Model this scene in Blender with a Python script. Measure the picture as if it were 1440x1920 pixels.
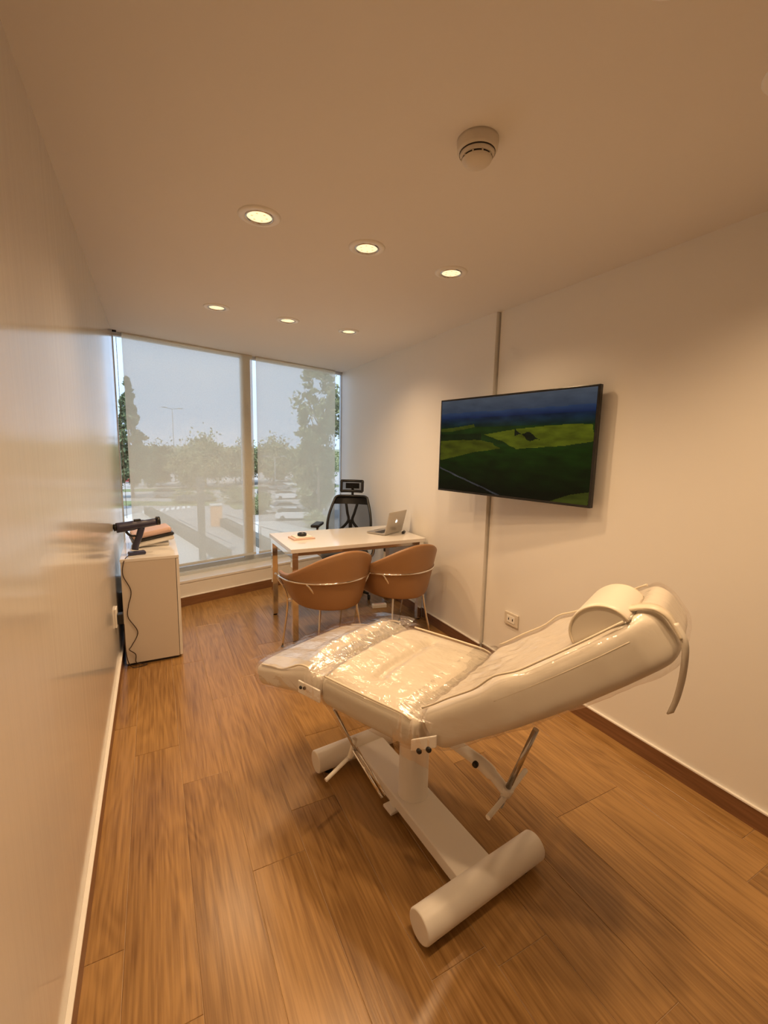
import bpy, bmesh, math, random
import numpy as np
from mathutils import Vector, Matrix, noise as mn
random.seed(7)
for o in list(bpy.data.objects): bpy.data.objects.remove(o)
SC = bpy.context.scene
COL = SC.collection
PI = math.pi

# ------------------------------------------------------------------ camera
yaw, pitch, roll = 0.483518866, 0.141201535, 0.0215854437
fw = Vector((math.sin(yaw)*math.cos(pitch), math.cos(yaw)*math.cos(pitch), -math.sin(pitch)))
r0 = Vector((math.cos(yaw), -math.sin(yaw), 0)); u0 = r0.cross(fw)
cr, sr = math.cos(roll), math.sin(roll)
right = cr*r0+sr*u0; up = -sr*r0+cr*u0
cd = bpy.data.cameras.new('camera'); cam = bpy.data.objects.new('camera', cd); COL.objects.link(cam)
M = Matrix((right, up, -fw)).transposed().to_4x4(); M.translation = (0, 0, 1.5)
cam.matrix_world = M
cd.sensor_fit = 'HORIZONTAL'; cd.sensor_width = 36; cd.lens = 824.745/1440*36
cd.clip_start = 0.02; cd.clip_end = 2000
SC.camera = cam

# ------------------------------------------------------------------ world, sun, exposure
W = bpy.data.worlds.new('world'); SC.world = W; W.use_nodes = True
nt = W.node_tree; nt.nodes.clear()
out = nt.nodes.new('ShaderNodeOutputWorld'); bg = nt.nodes.new('ShaderNodeBackground')
tc = nt.nodes.new('ShaderNodeTexCoord'); mp = nt.nodes.new('ShaderNodeMapping'); mp.inputs['Scale'].default_value = (1.2, 1.2, 5)
nz = nt.nodes.new('ShaderNodeTexNoise'); nz.inputs['Scale'].default_value = 2.2; nz.inputs['Detail'].default_value = 5
rp = nt.nodes.new('ShaderNodeValToRGB')
rp.color_ramp.elements[0].position = 0.3; rp.color_ramp.elements[0].color = (0.62, 0.86, 1.20, 1)
rp.color_ramp.elements[1].position = 0.72; rp.color_ramp.elements[1].color = (0.80, 0.98, 1.24, 1)
nt.links.new(tc.outputs['Generated'], mp.inputs[0]); nt.links.new(mp.outputs[0], nz.inputs[0])
nt.links.new(nz.outputs[0], rp.inputs[0]); nt.links.new(rp.outputs[0], bg.inputs[0]); nt.links.new(bg.outputs[0], out.inputs[0])
bg.inputs[1].default_value = 1.3
sd = bpy.data.lights.new('sun', 'SUN'); sd.energy = 3.2; sd.angle = 0.05; sd.color = (1, .95, .86)
sun = bpy.data.objects.new('sun', sd); COL.objects.link(sun)
sun.rotation_euler = Vector((0.35, 0.5, -0.8)).to_track_quat('-Z', 'Y').to_euler()
SPOT_ENERGY = 38.5
SPOT_COLOR = (1.0, 0.66, 0.36)
SC.view_settings.view_transform = 'Standard'; SC.view_settings.look = 'None'
SC.view_settings.exposure = 0.0; SC.view_settings.gamma = 1; SC.view_settings.use_curve_mapping = False

# ------------------------------------------------------------------ materials
def mat(name, col=(.8, .8, .8), rough=.5, metal=0., spec=.5, emit=None, es=1., coat=0., bump=None, var=None, sheen=0., trans=0.):
    m = bpy.data.materials.new(name); m.use_nodes = True
    n = m.node_tree; b = n.nodes['Principled BSDF']
    b.inputs['Base Color'].default_value = (*col, 1); b.inputs['Roughness'].default_value = rough
    b.inputs['Metallic'].default_value = metal; b.inputs['Specular IOR Level'].default_value = spec
    b.inputs['Coat Weight'].default_value = coat; b.inputs['Coat Roughness'].default_value = .06
    b.inputs['Sheen Weight'].default_value = sheen
    if trans: b.inputs['Transmission Weight'].default_value = trans
    if emit: b.inputs['Emission Color'].default_value = (*emit, 1); b.inputs['Emission Strength'].default_value = es
    t = n.nodes.new('ShaderNodeTexCoord')
    if bump:   # (scale xyz, detail, strength, distance)
        mp = n.nodes.new('ShaderNodeMapping'); mp.inputs['Scale'].default_value = bump[0]
        nz = n.nodes.new('ShaderNodeTexNoise'); nz.inputs['Scale'].default_value = 1; nz.inputs['Detail'].default_value = bump[1]
        bp = n.nodes.new('ShaderNodeBump'); bp.inputs['Strength'].default_value = bump[2]; bp.inputs['Distance'].default_value = bump[3]
        n.links.new(t.outputs['Object'], mp.inputs[0]); n.links.new(mp.outputs[0], nz.inputs[0])
        n.links.new(nz.outputs[0], bp.inputs['Height']); n.links.new(bp.outputs[0], b.inputs['Normal'])
    if var:    # (scale, amount)
        nz = n.nodes.new('ShaderNodeTexNoise'); nz.inputs['Scale'].default_value = var[0]; nz.inputs['Detail'].default_value = 4
        mx = n.nodes.new('ShaderNodeMix'); mx.data_type = 'RGBA'
        mx.inputs['A'].default_value = (*[c*(1-var[1]) for c in col], 1); mx.inputs['B'].default_value = (*[min(1, c*(1+var[1])) for c in col], 1)
        n.links.new(t.outputs['Object'], nz.inputs[0]); n.links.new(nz.outputs[0], mx.inputs['Factor'])
        n.links.new(mx.outputs['Result'], b.inputs['Base Color'])
    return m

def wood_mat(name, dark, light, rough, per_object=True):
    m = bpy.data.materials.new(name); m.use_nodes = True
    n = m.node_tree; b = n.nodes['Principled BSDF']; L = n.links.new
    tc = n.nodes.new('ShaderNodeTexCoord'); oi = n.nodes.new('ShaderNodeObjectInfo')
    mu = n.nodes.new('ShaderNodeVectorMath'); mu.operation = 'SCALE'; mu.inputs[0].default_value = (17.3, 41.7, 5.1)
    L(oi.outputs['Random'], mu.inputs['Scale'])
    ad = n.nodes.new('ShaderNodeVectorMath'); ad.operation = 'ADD'; L(tc.outputs['Object'], ad.inputs[0]); L(mu.outputs[0], ad.inputs[1])
    mp = n.nodes.new('ShaderNodeMapping'); mp.inputs['Scale'].default_value = (1, .13, 1); L(ad.outputs[0], mp.inputs[0])
    n1 = n.nodes.new('ShaderNodeTexNoise'); n1.inputs['Scale'].default_value = 6.5; n1.inputs['Detail'].default_value = 2; n1.inputs['Distortion'].default_value = .35
    L(mp.outputs[0], n1.inputs[0])
    k = n.nodes.new('ShaderNodeMath'); k.operation = 'MULTIPLY'; k.inputs[1].default_value = 75; L(n1.outputs[0], k.inputs[0])
    s = n.nodes.new('ShaderNodeMath'); s.operation = 'SINE'; L(k.outputs[0], s.inputs[0])
    mp2 = n.nodes.new('ShaderNodeMapping'); mp2.inputs['Scale'].default_value = (1, .035, 1); L(ad.outputs[0], mp2.inputs[0])
    n2 = n.nodes.new('ShaderNodeTexNoise'); n2.inputs['Scale'].default_value = 130; n2.inputs['Detail'].default_value = 4; L(mp2.outputs[0], n2.inputs[0])
    n3 = n.nodes.new('ShaderNodeTexNoise'); n3.inputs['Scale'].default_value = 3.2; n3.inputs['Detail'].default_value = 3; L(mp.outputs[0], n3.inputs[0])
    vo = n.nodes.new('ShaderNodeTexVoronoi'); vo.inputs['Scale'].default_value = 3.3
    mp3 = n.nodes.new('ShaderNodeMapping'); mp3.inputs['Scale'].default_value = (1, .5, 1); L(ad.outputs[0], mp3.inputs[0]); L(mp3.outputs[0], vo.inputs[0])
    kn = n.nodes.new('ShaderNodeMapRange'); kn.inputs['From Min'].default_value = 0; kn.inputs['From Max'].default_value = .09
    kn.inputs['To Min'].default_value = -.35; kn.inputs['To Max'].default_value = 0; L(vo.outputs['Distance'], kn.inputs['Value'])
    def madd(a, f, c):
        x = n.nodes.new('ShaderNodeMath'); x.operation = 'MULTIPLY_ADD'; L(a, x.inputs[0]); x.inputs[1].default_value = f
        if isinstance(c, float): x.inputs[2].default_value = c
        else: L(c, x.inputs[2])
        return x.outputs[0]
    v = madd(s.outputs[0], .065, .0); v = madd(n2.outputs[0], .95, v); v = madd(n3.outputs[0], .85, v); v = madd(kn.outputs[0], 1., v)
    v = madd(oi.outputs['Random'], .10, v); v = madd(v, 1.25, -.58)
    cr = n.nodes.new('ShaderNodeValToRGB'); cr.color_ramp.elements[0].color = (*dark, 1); cr.color_ramp.elements[1].color = (*light, 1)
    cr.color_ramp.elements[0].position = .05; cr.color_ramp.elements[1].position = .85
    L(v, cr.inputs[0]); L(cr.outputs[0], b.inputs['Base Color'])
    b.inputs['Roughness'].default_value = rough
    bp = n.nodes.new('ShaderNodeBump'); bp.inputs['Strength'].default_value = .25; bp.inputs['Distance'].default_value = .001
    L(n2.outputs[0], bp.inputs['Height']); L(bp.outputs[0], b.inputs['Normal'])
    return m

def mix_transparent(name, fac, build):
    """shader = mix(transparent, build(nodes), fac)"""
    m = bpy.data.materials.new(name); m.use_nodes = True
    n = m.node_tree; n.nodes.clear(); L = n.links.new
    o = n.nodes.new('ShaderNodeOutputMaterial'); mx = n.nodes.new('ShaderNodeMixShader'); t = n.nodes.new('ShaderNodeBsdfTransparent')
    L(t.outputs[0], mx.inputs[1]); L(build(n), mx.inputs[2]); L(mx.outputs[0], o.inputs[0])
    if isinstance(fac, (int, float)): mx.inputs[0].default_value = fac
    else: L(fac(n), mx.inputs[0])
    return m

MT = {}
MT['ceiling'] = mat('ceiling_paint', (.78, .745, .70), .75, spec=.25, bump=((6, 6, 6), 3, .05, .01))
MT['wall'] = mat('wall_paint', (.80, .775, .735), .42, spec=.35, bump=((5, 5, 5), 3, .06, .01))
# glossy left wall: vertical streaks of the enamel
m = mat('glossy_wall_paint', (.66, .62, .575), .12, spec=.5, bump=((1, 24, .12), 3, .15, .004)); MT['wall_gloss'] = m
MT['plank'] = wood_mat('oak_plank', (.150, .068, .018), (.42, .240, .085), .28)
MT['skirt'] = wood_mat('oak_skirting', (.13, .055, .022), (.24, .115, .052), .4)
MT['grout'] = mat('light_grout', (.55, .40, .26), .8, var=(30, .1))
MT['bead'] = mat('white_sealant', (.86, .84, .80), .5, var=(20, .03))
MT['alu'] = mat('window_aluminium', (.60, .64, .66), .4, metal=0., var=(3, .05))
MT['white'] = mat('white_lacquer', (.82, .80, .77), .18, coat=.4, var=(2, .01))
MT['cabinet'] = mat('cabinet_white_shaded', (.66, .60, .53), .22, coat=.3, var=(2, .01))  # cabinet white toned down: shade of its unlit side put into the colour
MT['whitesatin'] = mat('white_satin', (.84, .82, .78), .4, var=(3, .02))
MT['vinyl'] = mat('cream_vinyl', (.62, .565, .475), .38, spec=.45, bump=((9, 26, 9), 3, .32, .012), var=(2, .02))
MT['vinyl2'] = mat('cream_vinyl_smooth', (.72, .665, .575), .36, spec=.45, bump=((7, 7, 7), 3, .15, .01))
MT['piping'] = mat('vinyl_piping', (.70, .62, .49), .4, var=(8, .04))
MT['powder'] = mat('white_powder_coat', (.86, .83, .78), .38, spec=.4, bump=((200, 200, 200), 2, .05, .001))
MT['rubber'] = mat('black_rubber', (.015, .014, .013), .6, var=(20, .2))
MT['chrome'] = mat('chrome', (.86, .85, .83), .08, metal=1., var=(2, .02))
MT['steel'] = mat('brushed_steel', (.55, .52, .49), .22, metal=1., var=(6, .06))
MT['leather'] = mat('tan_leather', (.31, .165, .075), .38, spec=.45, bump=((120, 120, 120), 3, .18, .002), var=(5, .08))
MT['black'] = mat('black_plastic', (.012, .012, .013), .35, var=(6, .2))
MT['blackmesh'] = mix_transparent('black_mesh_fabric', .62, lambda n: (lambda d: (d.inputs[0].__setattr__('default_value', (.02, .02, .022, 1)), d.outputs[0])[1])(n.nodes.new('ShaderNodeBsdfDiffuse')))
MT['greyfab'] = mat('dark_grey_fabric', (.03, .03, .032), .85, sheen=.3, bump=((300, 300, 300), 2, .3, .002))
MT['silver'] = mat('silver_aluminium', (.56, .52, .47), .35, metal=.75, var=(3, .03))
MT['logo'] = mat('glowing_logo', (.9, .9, .9), .4, emit=(1, .97, .9), es=1.1)
MT['keys'] = mat('dark_keys', (.02, .02, .02), .5, var=(30, .3))
MT['tvframe'] = mat('tv_bezel', (.010, .010, .011), .25, var=(4, .1))
MT['pink'] = mat('pink_card', (.74, .52, .45), .45, var=(6, .06))
MT['paper'] = mat('white_paper', (.82, .80, .77), .6, var=(6, .03))
MT['navy'] = mat('navy_plastic', (.035, .035, .075), .35, var=(6, .1))
MT['orange'] = mat('cream_orange_paint', (.75, .42, .22), .6, var=(3, .1))
MT['cream'] = mat('cream_plastic', (.68, .62, .53), .4, var=(5, .03))
MT['cord'] = mat('brown_black_cord', (.035, .014, .008), .5, var=(9, .2))
MT['dark'] = mat('dark_slot', (.02, .014, .01), .6, var=(9, .2))
MT['lensglow'] = mat('led_lens', (.9, .85, .7), .4, emit=(1.0, .86, .52), es=.92)
MT['leddot'] = mat('led_dot', (.8, .7, .5), .4, emit=(1.0, .74, .36), es=.72)
# outdoors
MT['asphalt'] = mat('pale_asphalt', (.42, .40, .37), .9, var=(.25, .18))
MT['grass'] = mat('dry_grass', (.20, .23, .10), .95, var=(.15, .3))
MT['field'] = mat('far_field', (.26, .28, .17), .95, var=(.02, .35))
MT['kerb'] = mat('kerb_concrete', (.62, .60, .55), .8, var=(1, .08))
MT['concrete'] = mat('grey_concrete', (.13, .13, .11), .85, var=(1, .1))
MT['roadpaint'] = mat('white_road_paint', (.85, .85, .82), .7, var=(2, .04))
MT['bark'] = mat('tree_bark', (.16, .12, .085), .9, var=(2, .25))
MT['leafA'] = mat('olive_leaves', (.26, .29, .14), .7, var=(.6, .4))
MT['leafB'] = mat('dark_leaves', (.12, .17, .08), .7, var=(.6, .4))
MT['leafC'] = mat('light_leaves', (.36, .38, .18), .7, var=(.6, .4))
MT['railgrey'] = mat('galvanised_rail', (.33, .34, .34), .5, metal=.3, var=(2, .05))
MT['carglass'] = mat('car_glass', (.02, .025, .03), .08, var=(2, .1))
MT['tyre'] = mat('tyre_rubber', (.02, .02, .02), .8, var=(4, .2))
for nm, c in dict(white=(.80, .80, .80), silver=(.48, .50, .52), dark=(.05, .055, .06), red=(.40, .03, .04), grey=(.22, .23, .24)).items():
    MT['car_'+nm] = mat('car_paint_'+nm, c, .2, coat=.8, var=(.5, .03))

def fresnel_fac(n, base=.0, scale=1., cap=1.):
    f = n.nodes.new('ShaderNodeFresnel'); f.inputs['IOR'].default_value = 1.45
    mm = n.nodes.new('ShaderNodeMath'); mm.operation = 'MULTIPLY_ADD'; mm.inputs[1].default_value = scale; mm.inputs[2].default_value = base
    n.links.new(f.outputs[0], mm.inputs[0])
    mi = n.nodes.new('ShaderNodeMath'); mi.operation = 'MINIMUM'; mi.inputs[1].default_value = cap; n.links.new(mm.outputs[0], mi.inputs[0]); return mi.outputs[0]
def glossy(n, rough=.02, col=(1, 1, 1), bump=None):
    g = n.nodes.new('ShaderNodeBsdfGlossy'); g.inputs['Roughness'].default_value = rough; g.inputs['Color'].default_value = (*col, 1)
    if bump:
        t = n.nodes.new('ShaderNodeTexCoord'); mp = n.nodes.new('ShaderNodeMapping'); mp.inputs['Scale'].default_value = bump[0]
        mp.inputs['Rotation'].default_value = (0, 0, .35)
        nz = n.nodes.new('ShaderNodeTexNoise'); nz.inputs['Scale'].default_value = 1; nz.inputs['Detail'].default_value = 3; nz.inputs['Distortion'].default_value = 1.2
        bp = n.nodes.new('ShaderNodeBump'); bp.inputs['Strength'].default_value = bump[1]; bp.inputs['Distance'].default_value = bump[2]
        n.links.new(t.outputs['Object'], mp.inputs[0]); n.links.new(mp.outputs[0], nz.inputs[0]); n.links.new(nz.outputs[0], bp.inputs['Height'])
        n.links.new(bp.outputs[0], g.inputs['Normal'])
    return g.outputs[0]
MT['glass'] = mix_transparent('window_glass', lambda n: fresnel_fac(n), lambda n: glossy(n))
def fabric_shader(n):
    a = n.nodes.new('ShaderNodeBsdfTranslucent'); a.inputs[0].default_value = (.62, .565, .44, 1)
    b = n.nodes.new('ShaderNodeBsdfDiffuse'); b.inputs[0].default_value = (.36, .345, .30, 1)
    ad = n.nodes.new('ShaderNodeAddShader'); n.links.new(a.outputs[0], ad.inputs[0]); n.links.new(b.outputs[0], ad.inputs[1]); return ad.outputs[0]
def weave_fac(n):
    t = n.nodes.new('ShaderNodeTexCoord'); nz = n.nodes.new('ShaderNodeTexNoise'); nz.inputs['Scale'].default_value = 90; nz.inputs['Detail'].default_value = 1
    r = n.nodes.new('ShaderNodeMapRange'); r.inputs['To Min'].default_value = .68; r.inputs['To Max'].default_value = .78
    n.links.new(t.outputs['Object'], nz.inputs[0]); n.links.new(nz.outputs[0], r.inputs['Value']); return r.outputs[0]
MT['blind'] = mix_transparent('sheer_screen_fabric', weave_fac, fabric_shader)
MT['film'] = mix_transparent('clear_plastic_film', lambda n: fresnel_fac(n, .02, .85, .28), lambda n: glossy(n, .16, (1, .95, .92), ((8, 24, 10), .5, .015)))

# ------------------------------------------------------------------ mesh helpers
class MB:
    def __init__(s): s.v = []; s.f = []; s.smooth = []
    def add(s, vs, fs, smooth=False):
        o = len(s.v); s.v += [tuple(v) for v in vs]; s.f += [tuple(i+o for i in f) for f in fs]; s.smooth += [smooth]*len(fs); return s
    def box(s, a, b, bev=0.):
        x0, y0, z0 = a; x1, y1, z1 = b
        if bev <= 0:
            return s.add([(x0, y0, z0), (x1, y0, z0), (x1, y1, z0), (x0, y1, z0), (x0, y0, z1), (x1, y0, z1), (x1, y1, z1), (x0, y1, z1)],
                  [(0, 3, 2, 1), (4, 5, 6, 7), (0, 1, 5, 4), (1, 2, 6, 5), (2, 3, 7, 6), (3, 0, 4, 7)])
        bm = bmesh.new(); bmesh.ops.create_cube(bm, size=1)
        for v in bm.verts: v.co = Vector(((x0+x1)/2+v.co.x*(x1-x0), (y0+y1)/2+v.co.y*(y1-y0), (z0+z1)/2+v.co.z*(z1-z0)))
        bmesh.ops.bevel(bm, geom=list(bm.edges), offset=bev, segments=2, affect='EDGES', profile=.6)
        s.bm(bm); return s
    def bm(s, bm, smooth=False, mtx=None):
        bm.verts.index_update()
        s.add([(mtx @ v.co if mtx else v.co) for v in bm.verts], [[v.index for v in f.verts] for f in bm.faces], smooth); bm.free(); return s
    def prism(s, poly, z0, z1):     # poly ccw in xy
        n = len(poly)
        s.add([(x, y, z0) for x, y in poly]+[(x, y, z1) for x, y in poly],
              [tuple(range(n-1, -1, -1)), tuple(range(n, 2*n))]+[(i, (i+1) % n, n+(i+1) % n, n+i) for i in range(n)]); return s
    def tube(s, pts, r, seg=12, caps=True, smooth=True):
        pts = [Vector(p) for p in pts]; rs = r if isinstance(r, (list, tuple)) else [r]*len(pts)
        vs = []; fs = []; nrm = None
        for i, p in enumerate(pts):
            t = (pts[min(i+1, len(pts)-1)]-pts[max(i-1, 0)]).normalized()
            if nrm is None:
                a = Vector((0, 0, 1)) if abs(t.z) < .9 else Vector((1, 0, 0)); nrm = t.cross(a).normalized()
            else: nrm = (nrm-nrm.dot(t)*t).normalized()
            b = t.cross(nrm)
            for k in range(seg):
                an = 2*PI*k/seg; vs.append(p+rs[i]*(math.cos(an)*nrm+math.sin(an)*b))
        for i in range(len(pts)-1):
            for k in range(seg):
                fs.append((i*seg+k, i*seg+(k+1) % seg, (i+1)*seg+(k+1) % seg, (i+1)*seg+k))
        s.add(vs, fs, smooth)
        if caps:
            n = len(pts)
            s.add(vs[:seg], [tuple(range(seg-1, -1, -1))]); s.add(vs[(n-1)*seg:], [tuple(range(seg))])
        return s
    def lathe(s, prof, seg=24, c=(0, 0, 0), axis='z', smooth=True):   # prof: (r,z)
        vs = []; fs = []
        for r, z in prof:
            for k in range(seg):
                a = 2*PI*k/seg; p = (r*math.cos(a), r*math.sin(a), z)
                if axis == 'x': p = (z, r*math.cos(a), r*math.sin(a))
                if axis == 'y': p = (r*math.cos(a), z, r*math.sin(a))
                vs.append((p[0]+c[0], p[1]+c[1], p[2]+c[2]))
        for i in range(len(prof)-1):
            for k in range(seg): fs.append((i*seg+k, i*seg+(k+1) % seg, (i+1)*seg+(k+1) % seg, (i+1)*seg+k))
        s.add(vs, fs, smooth); return s
    def grid(s, P, smooth=True, wrap=False):     # P[i][j]
        n = len(P); m = len(P[0]); vs = [p for row in P for p in row]; fs = []
        for i in range(n-1):
            for j in range(m if wrap else m-1): fs.append((i*m+j, i*m+(j+1) % m, (i+1)*m+(j+1) % m, (i+1)*m+j))
        s.add(vs, fs, smooth); return s
    def xf(s, fn): s.v = [tuple(fn(Vector(v))) for v in s.v]; return s
    def build(s, name, m, parent=None, fixn=True):
        me = bpy.data.meshes.new(name); me.from_pydata(s.v, [], s.f)
        me.polygons.foreach_set('use_smooth', s.smooth)
        if fixn:
            bm = bmesh.new(); bm.from_mesh(me); bmesh.ops.remove_doubles(bm, verts=bm.verts, dist=1e-6)
            bmesh.ops.recalc_face_normals(bm, faces=bm.faces); bm.to_mesh(me); bm.free()
        me.materials.append(m if not isinstance(m, str) else MT[m])
        o = bpy.data.objects.new(name, me); COL.objects.link(o)
        if parent: o.parent = parent
        return o

def spline(pts, n=8):
    """Catmull-Rom through points"""
    P = [Vector(p) for p in pts]; P = [P[0]*2-P[1]]+P+[P[-1]*2-P[-2]]; R = []
    for i in range(1, len(P)-2):
        for k in range(n):
            t = k/n; a, b, c, d = P[i-1:i+3]
            R.append(.5*((2*b)+(c-a)*t+(2*a-5*b+4*c-d)*t*t+(3*b-a-3*c+d)*t**3))
    R.append(P[-2]); return R

def tag(o, label=None, cat=None, group=None, kind=None):
    if label: o['label'] = label
    if cat: o['category'] = cat
    if group: o['group'] = group
    if kind: o['kind'] = kind
    return o
def thing(name, label, cat, loc=(0, 0, 0), rz=0, group=None):
    o = bpy.data.objects.new(name, None); COL.objects.link(o); o.location = loc; o.rotation_euler = (0, 0, rz)
    o.empty_display_size = .1
    return tag(o, label, cat, group)
def struct(o): o['kind'] = 'structure'; return o
KIDS = {}
def copy_tree(o, parent=None):
    c = o.copy(); COL.objects.link(c); c.parent = parent
    for ch in list(o.children): copy_tree(ch, c)
    return c

# ------------------------------------------------------------------ the room
XL, XR, H = -.256, 2.089, 2.429
YB = -1.6                                    # wall behind the camera
def wy(x): return 4.32+.30*x                 # face of the low wall under the window
def gy(x): return 4.51+.318*x                # plane of the blinds
def winpt(x, off=0.): return (x, gy(x)+off)
XF = XR+.028                                 # right wall beyond the column
XT = XR+.026                                 # right wall that carries the television

floor = struct(MB().prism([(XL-.1, YB), (XR+.15, YB), (XR+.15, wy(XR)+.2), (XL-.1, wy(XL)+.2)], -.12, -.0022).build('floor', 'grout'))
# oak look planks, each its own piece
PW, PL, GAP = .1955, 1.2, .0016
starts = {-1: 1.34, 0: 2.27, 1: 1.975, 2: 2.62, 3: 1.62, 4: 2.06, 5: .80, 6: .51, 7: 1.55, 8: 2.3, 9: 1.1, 10: .6, 11: 1.9}
shared = bpy.data.meshes.new('plank'); bmx = bmesh.new()
def plank_mesh(w, poly):
    m = MB(); n = len(poly)
    e = .0012
    inner = []
    cx = sum(p[0] for p in poly)/n; cy = sum(p[1] for p in poly)/n
    inner = [(p[0]-math.copysign(e, p[0]-cx), p[1]-math.copysign(e, p[1]-cy)) for p in poly]
    vs = [(x, y, -.0021) for x, y in poly]+[(x, y, -.0010) for x, y in poly]+[(x, y, 0) for x, y in inner]
    fs = [tuple(range(2*n, 3*n))]
    for a in (0, n):
        fs += [(a+i, a+(i+1) % n, a+n+(i+1) % n, a+n+i) for i in range(n)]
    return m.add(vs, fs)
full = None
for k in range(-1, 12):
    x0 = -.143+PW*k; x1 = x0+PW-GAP
    x0c = max(x0, XL+.0005); x1c = min(x1, XR+.028)
    if x1c-x0c < .01: continue
    s0 = starts[k]
    j = math.floor((YB-s0)/PL)
    while True:
        ya = s0+j*PL; yb = ya+PL-GAP; j += 1
        if ya > wy(x1c): break
        yac = max(ya, YB+.002)
        if yb <= YB+.05: continue
        cx, cy = (x0c+x1c)/2, (yac+min(yb, wy(cx if False else (x0c+x1c)/2)))/2
        la, lb = min(yb, wy(x0c)-.002), min(yb, wy(x1c)-.002)
        if la <= yac+.01 or lb <= yac+.01: continue
        plain = la == yb and lb == yb and yac == ya and x0c == x0 and x1c == x1
        if plain and full is not None:
            o = bpy.data.objects.new('plank', full); COL.objects.link(o); o.parent = floor
        else:
            o = plank_mesh(0, [(x0c-cx, yac-cy), (x1c-cx, yac-cy), (x1c-cx, lb-cy), (x0c-cx, la-cy)]).build('plank', 'plank', floor)
            if plain: full = o.data
        o.location = (cx, cy, 0)

struct(MB().prism([(XL-.12, YB-.1), (XR+.15, YB-.1), (XR+.15, gy(XR)+.1), (XL-.12, gy(XL)+.1)], H, H+.12).build('ceiling', 'ceiling'))
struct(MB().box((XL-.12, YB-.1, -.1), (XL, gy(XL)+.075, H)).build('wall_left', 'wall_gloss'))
struct(MB().box((XL-.12, YB-.1, -.1), (XR+.15, YB, H)).build('wall_back', 'wall'))
wr = struct(MB().box((XT, YB, -.1), (XR+.15, 2.397, H)).build('wall_right', 'wall'))
column = struct(MB().box((XR, 2.413, -.1), (XR+.15, 3.139, H)).build('trim_column', 'wall'))
struct(MB().prism([(XF, 3.139), (XR+.15, 3.139), (XR+.15, gy(XR)+.09), (XF, gy(XF)+.09)], -.1, H).build('wall_right_far', 'wall'))
# recessed joint between the television wall and the column
struct(MB().box((XR+.09, 2.396, -.1), (XR+.15, 2.4135, H)).build('trim_joint', 'wall'))
# low wall with sill under the window
SILL = .243
struct(MB().prism([(XL, wy(XL)), (XF, wy(XF)), (XF, gy(XF)+.10), (XL, gy(XL)+.10)], -.1, SILL-.02).build('wall_window', 'wall'))
sill = struct(MB().prism([(XL, wy(XL)-.006), (XF, wy(XF)-.006), (XF, gy(XF)-.01), (XL, gy(XL)-.01)], SILL-.02, SILL).build('trim_sill', 'white'))
# skirtings with a pale bead on top
def skirting(name, a, b, nrm, h=.094, th=.011):
    a = Vector(a); b = Vector(b); n = Vector(nrm).normalized()
    L = (b-a).length; ang = math.atan2((b-a).y, (b-a).x)
    root = bpy.data.objects.new(name, None)
    side = 1 if (Matrix.Rotation(ang, 2) @ Vector((0, 1))).dot(n) > 0 else -1
    m = MB().box((0, min(0, side*th), 0), (L, max(0, side*th), h-.008), .0015)
    # grain runs along the length: mesh is built along Y then turned
    m.xf(lambda v: Vector((-v.y, v.x, v.z)))
    o = m.build(name, 'skirt'); o.location = (a.x, a.y, 0); o.rotation_euler = (0, 0, ang-PI/2)
    o['kind'] = 'structure'
    bd = MB().box((0, min(0, side*(th+.002)), h-.008), (L, max(0, side*(th+.002)), h), .001)
    bd.xf(lambda v: Vector((-v.y, v.x, v.z))); bd.build('sealant_bead', 'bead', o)
    return o
skirting('baseboard_left', (XL, YB), (XL, wy(XL)), (1, 0), th=.012)
skirting('baseboard_right', (XT, YB), (XT, 2.397), (-1, 0))
skirting('baseboard_column', (XR, 2.413-.011), (XR, 3.139), (-1, 0))
skirting('baseboard_right_far', (XF, 3.139), (XF, wy(XF)), (-1, 0))
skirting('baseboard_window', (XL, wy(XL)), (XF, wy(XF)), (.3, -1))

# ------------------------------------------------------------------ window: frame, panes
def wbox(x0, x1, o0, o1, z0, z1):
    """box that follows the slanted facade; o = distance behind the blind plane (in y)"""
    return [(x0, gy(x0)+o0), (x1, gy(x1)+o0), (x1, gy(x1)+o1), (x0, gy(x0)+o1)], z0, z1
win = struct(MB().prism(*wbox(XL, XF, .045, .10, SILL-.01, .315)).build('window_1', 'alu'))
def wpart(name, mt, *a):
    return MB().prism(*wbox(*a)).build(name, mt, win)
wpart('sill_rail', 'alu', XL, XF, -.012, .045, SILL, .272)
wpart('head_rail', 'alu', XL, XF, .04, .10, H-.03, H)
wpart('jamb', 'alu', XL, XL+.005, .05, .10, .3, H-.03)
wpart('jamb', 'alu', XF-.006, XF, .05, .10, .3, H-.03)
wpart('mullion', 'alu', .835, .935, .03, .11, .3, H-.03)
wpart('pane', 'glass', XL+.005, .835, .075, .081, .315, H-.03)
wpart('pane', 'glass', .935, XF-.006, .075, .081, .315, H-.03)

def blind(label, x0, x1, z0):
    t = thing('roller_blind', label, 'blind', (x0, gy(x0), 0), math.atan(.318))
    L = (x1-x0)/math.cos(math.atan(.318))
    P = [[(L*i/30, .002*math.sin(i*.7), z0+.022+(H-.001-z0-.022)*j/12) for j in range(13)] for i in range(31)]
    MB().grid(P).build('blind_fabric', 'blind', t, fixn=False)
    MB().box((0, -.006, z0), (L, .008, z0+.026), .003).build('bottom_bar', 'alu', t)
    MB().tube([(0.005, .018, H-.012), (L-.005, .018, H-.012)], .010, 16).build('roller_tube', 'whitesatin', t)
    return t
b1 = blind('wide sheer roller blind on the left, in front of the crosswalk and lamp post', -.187, .955, .335)
b2 = blind('narrow sheer roller blind on the right, in front of the big leafy tree', .992, 2.0, .335)
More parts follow.
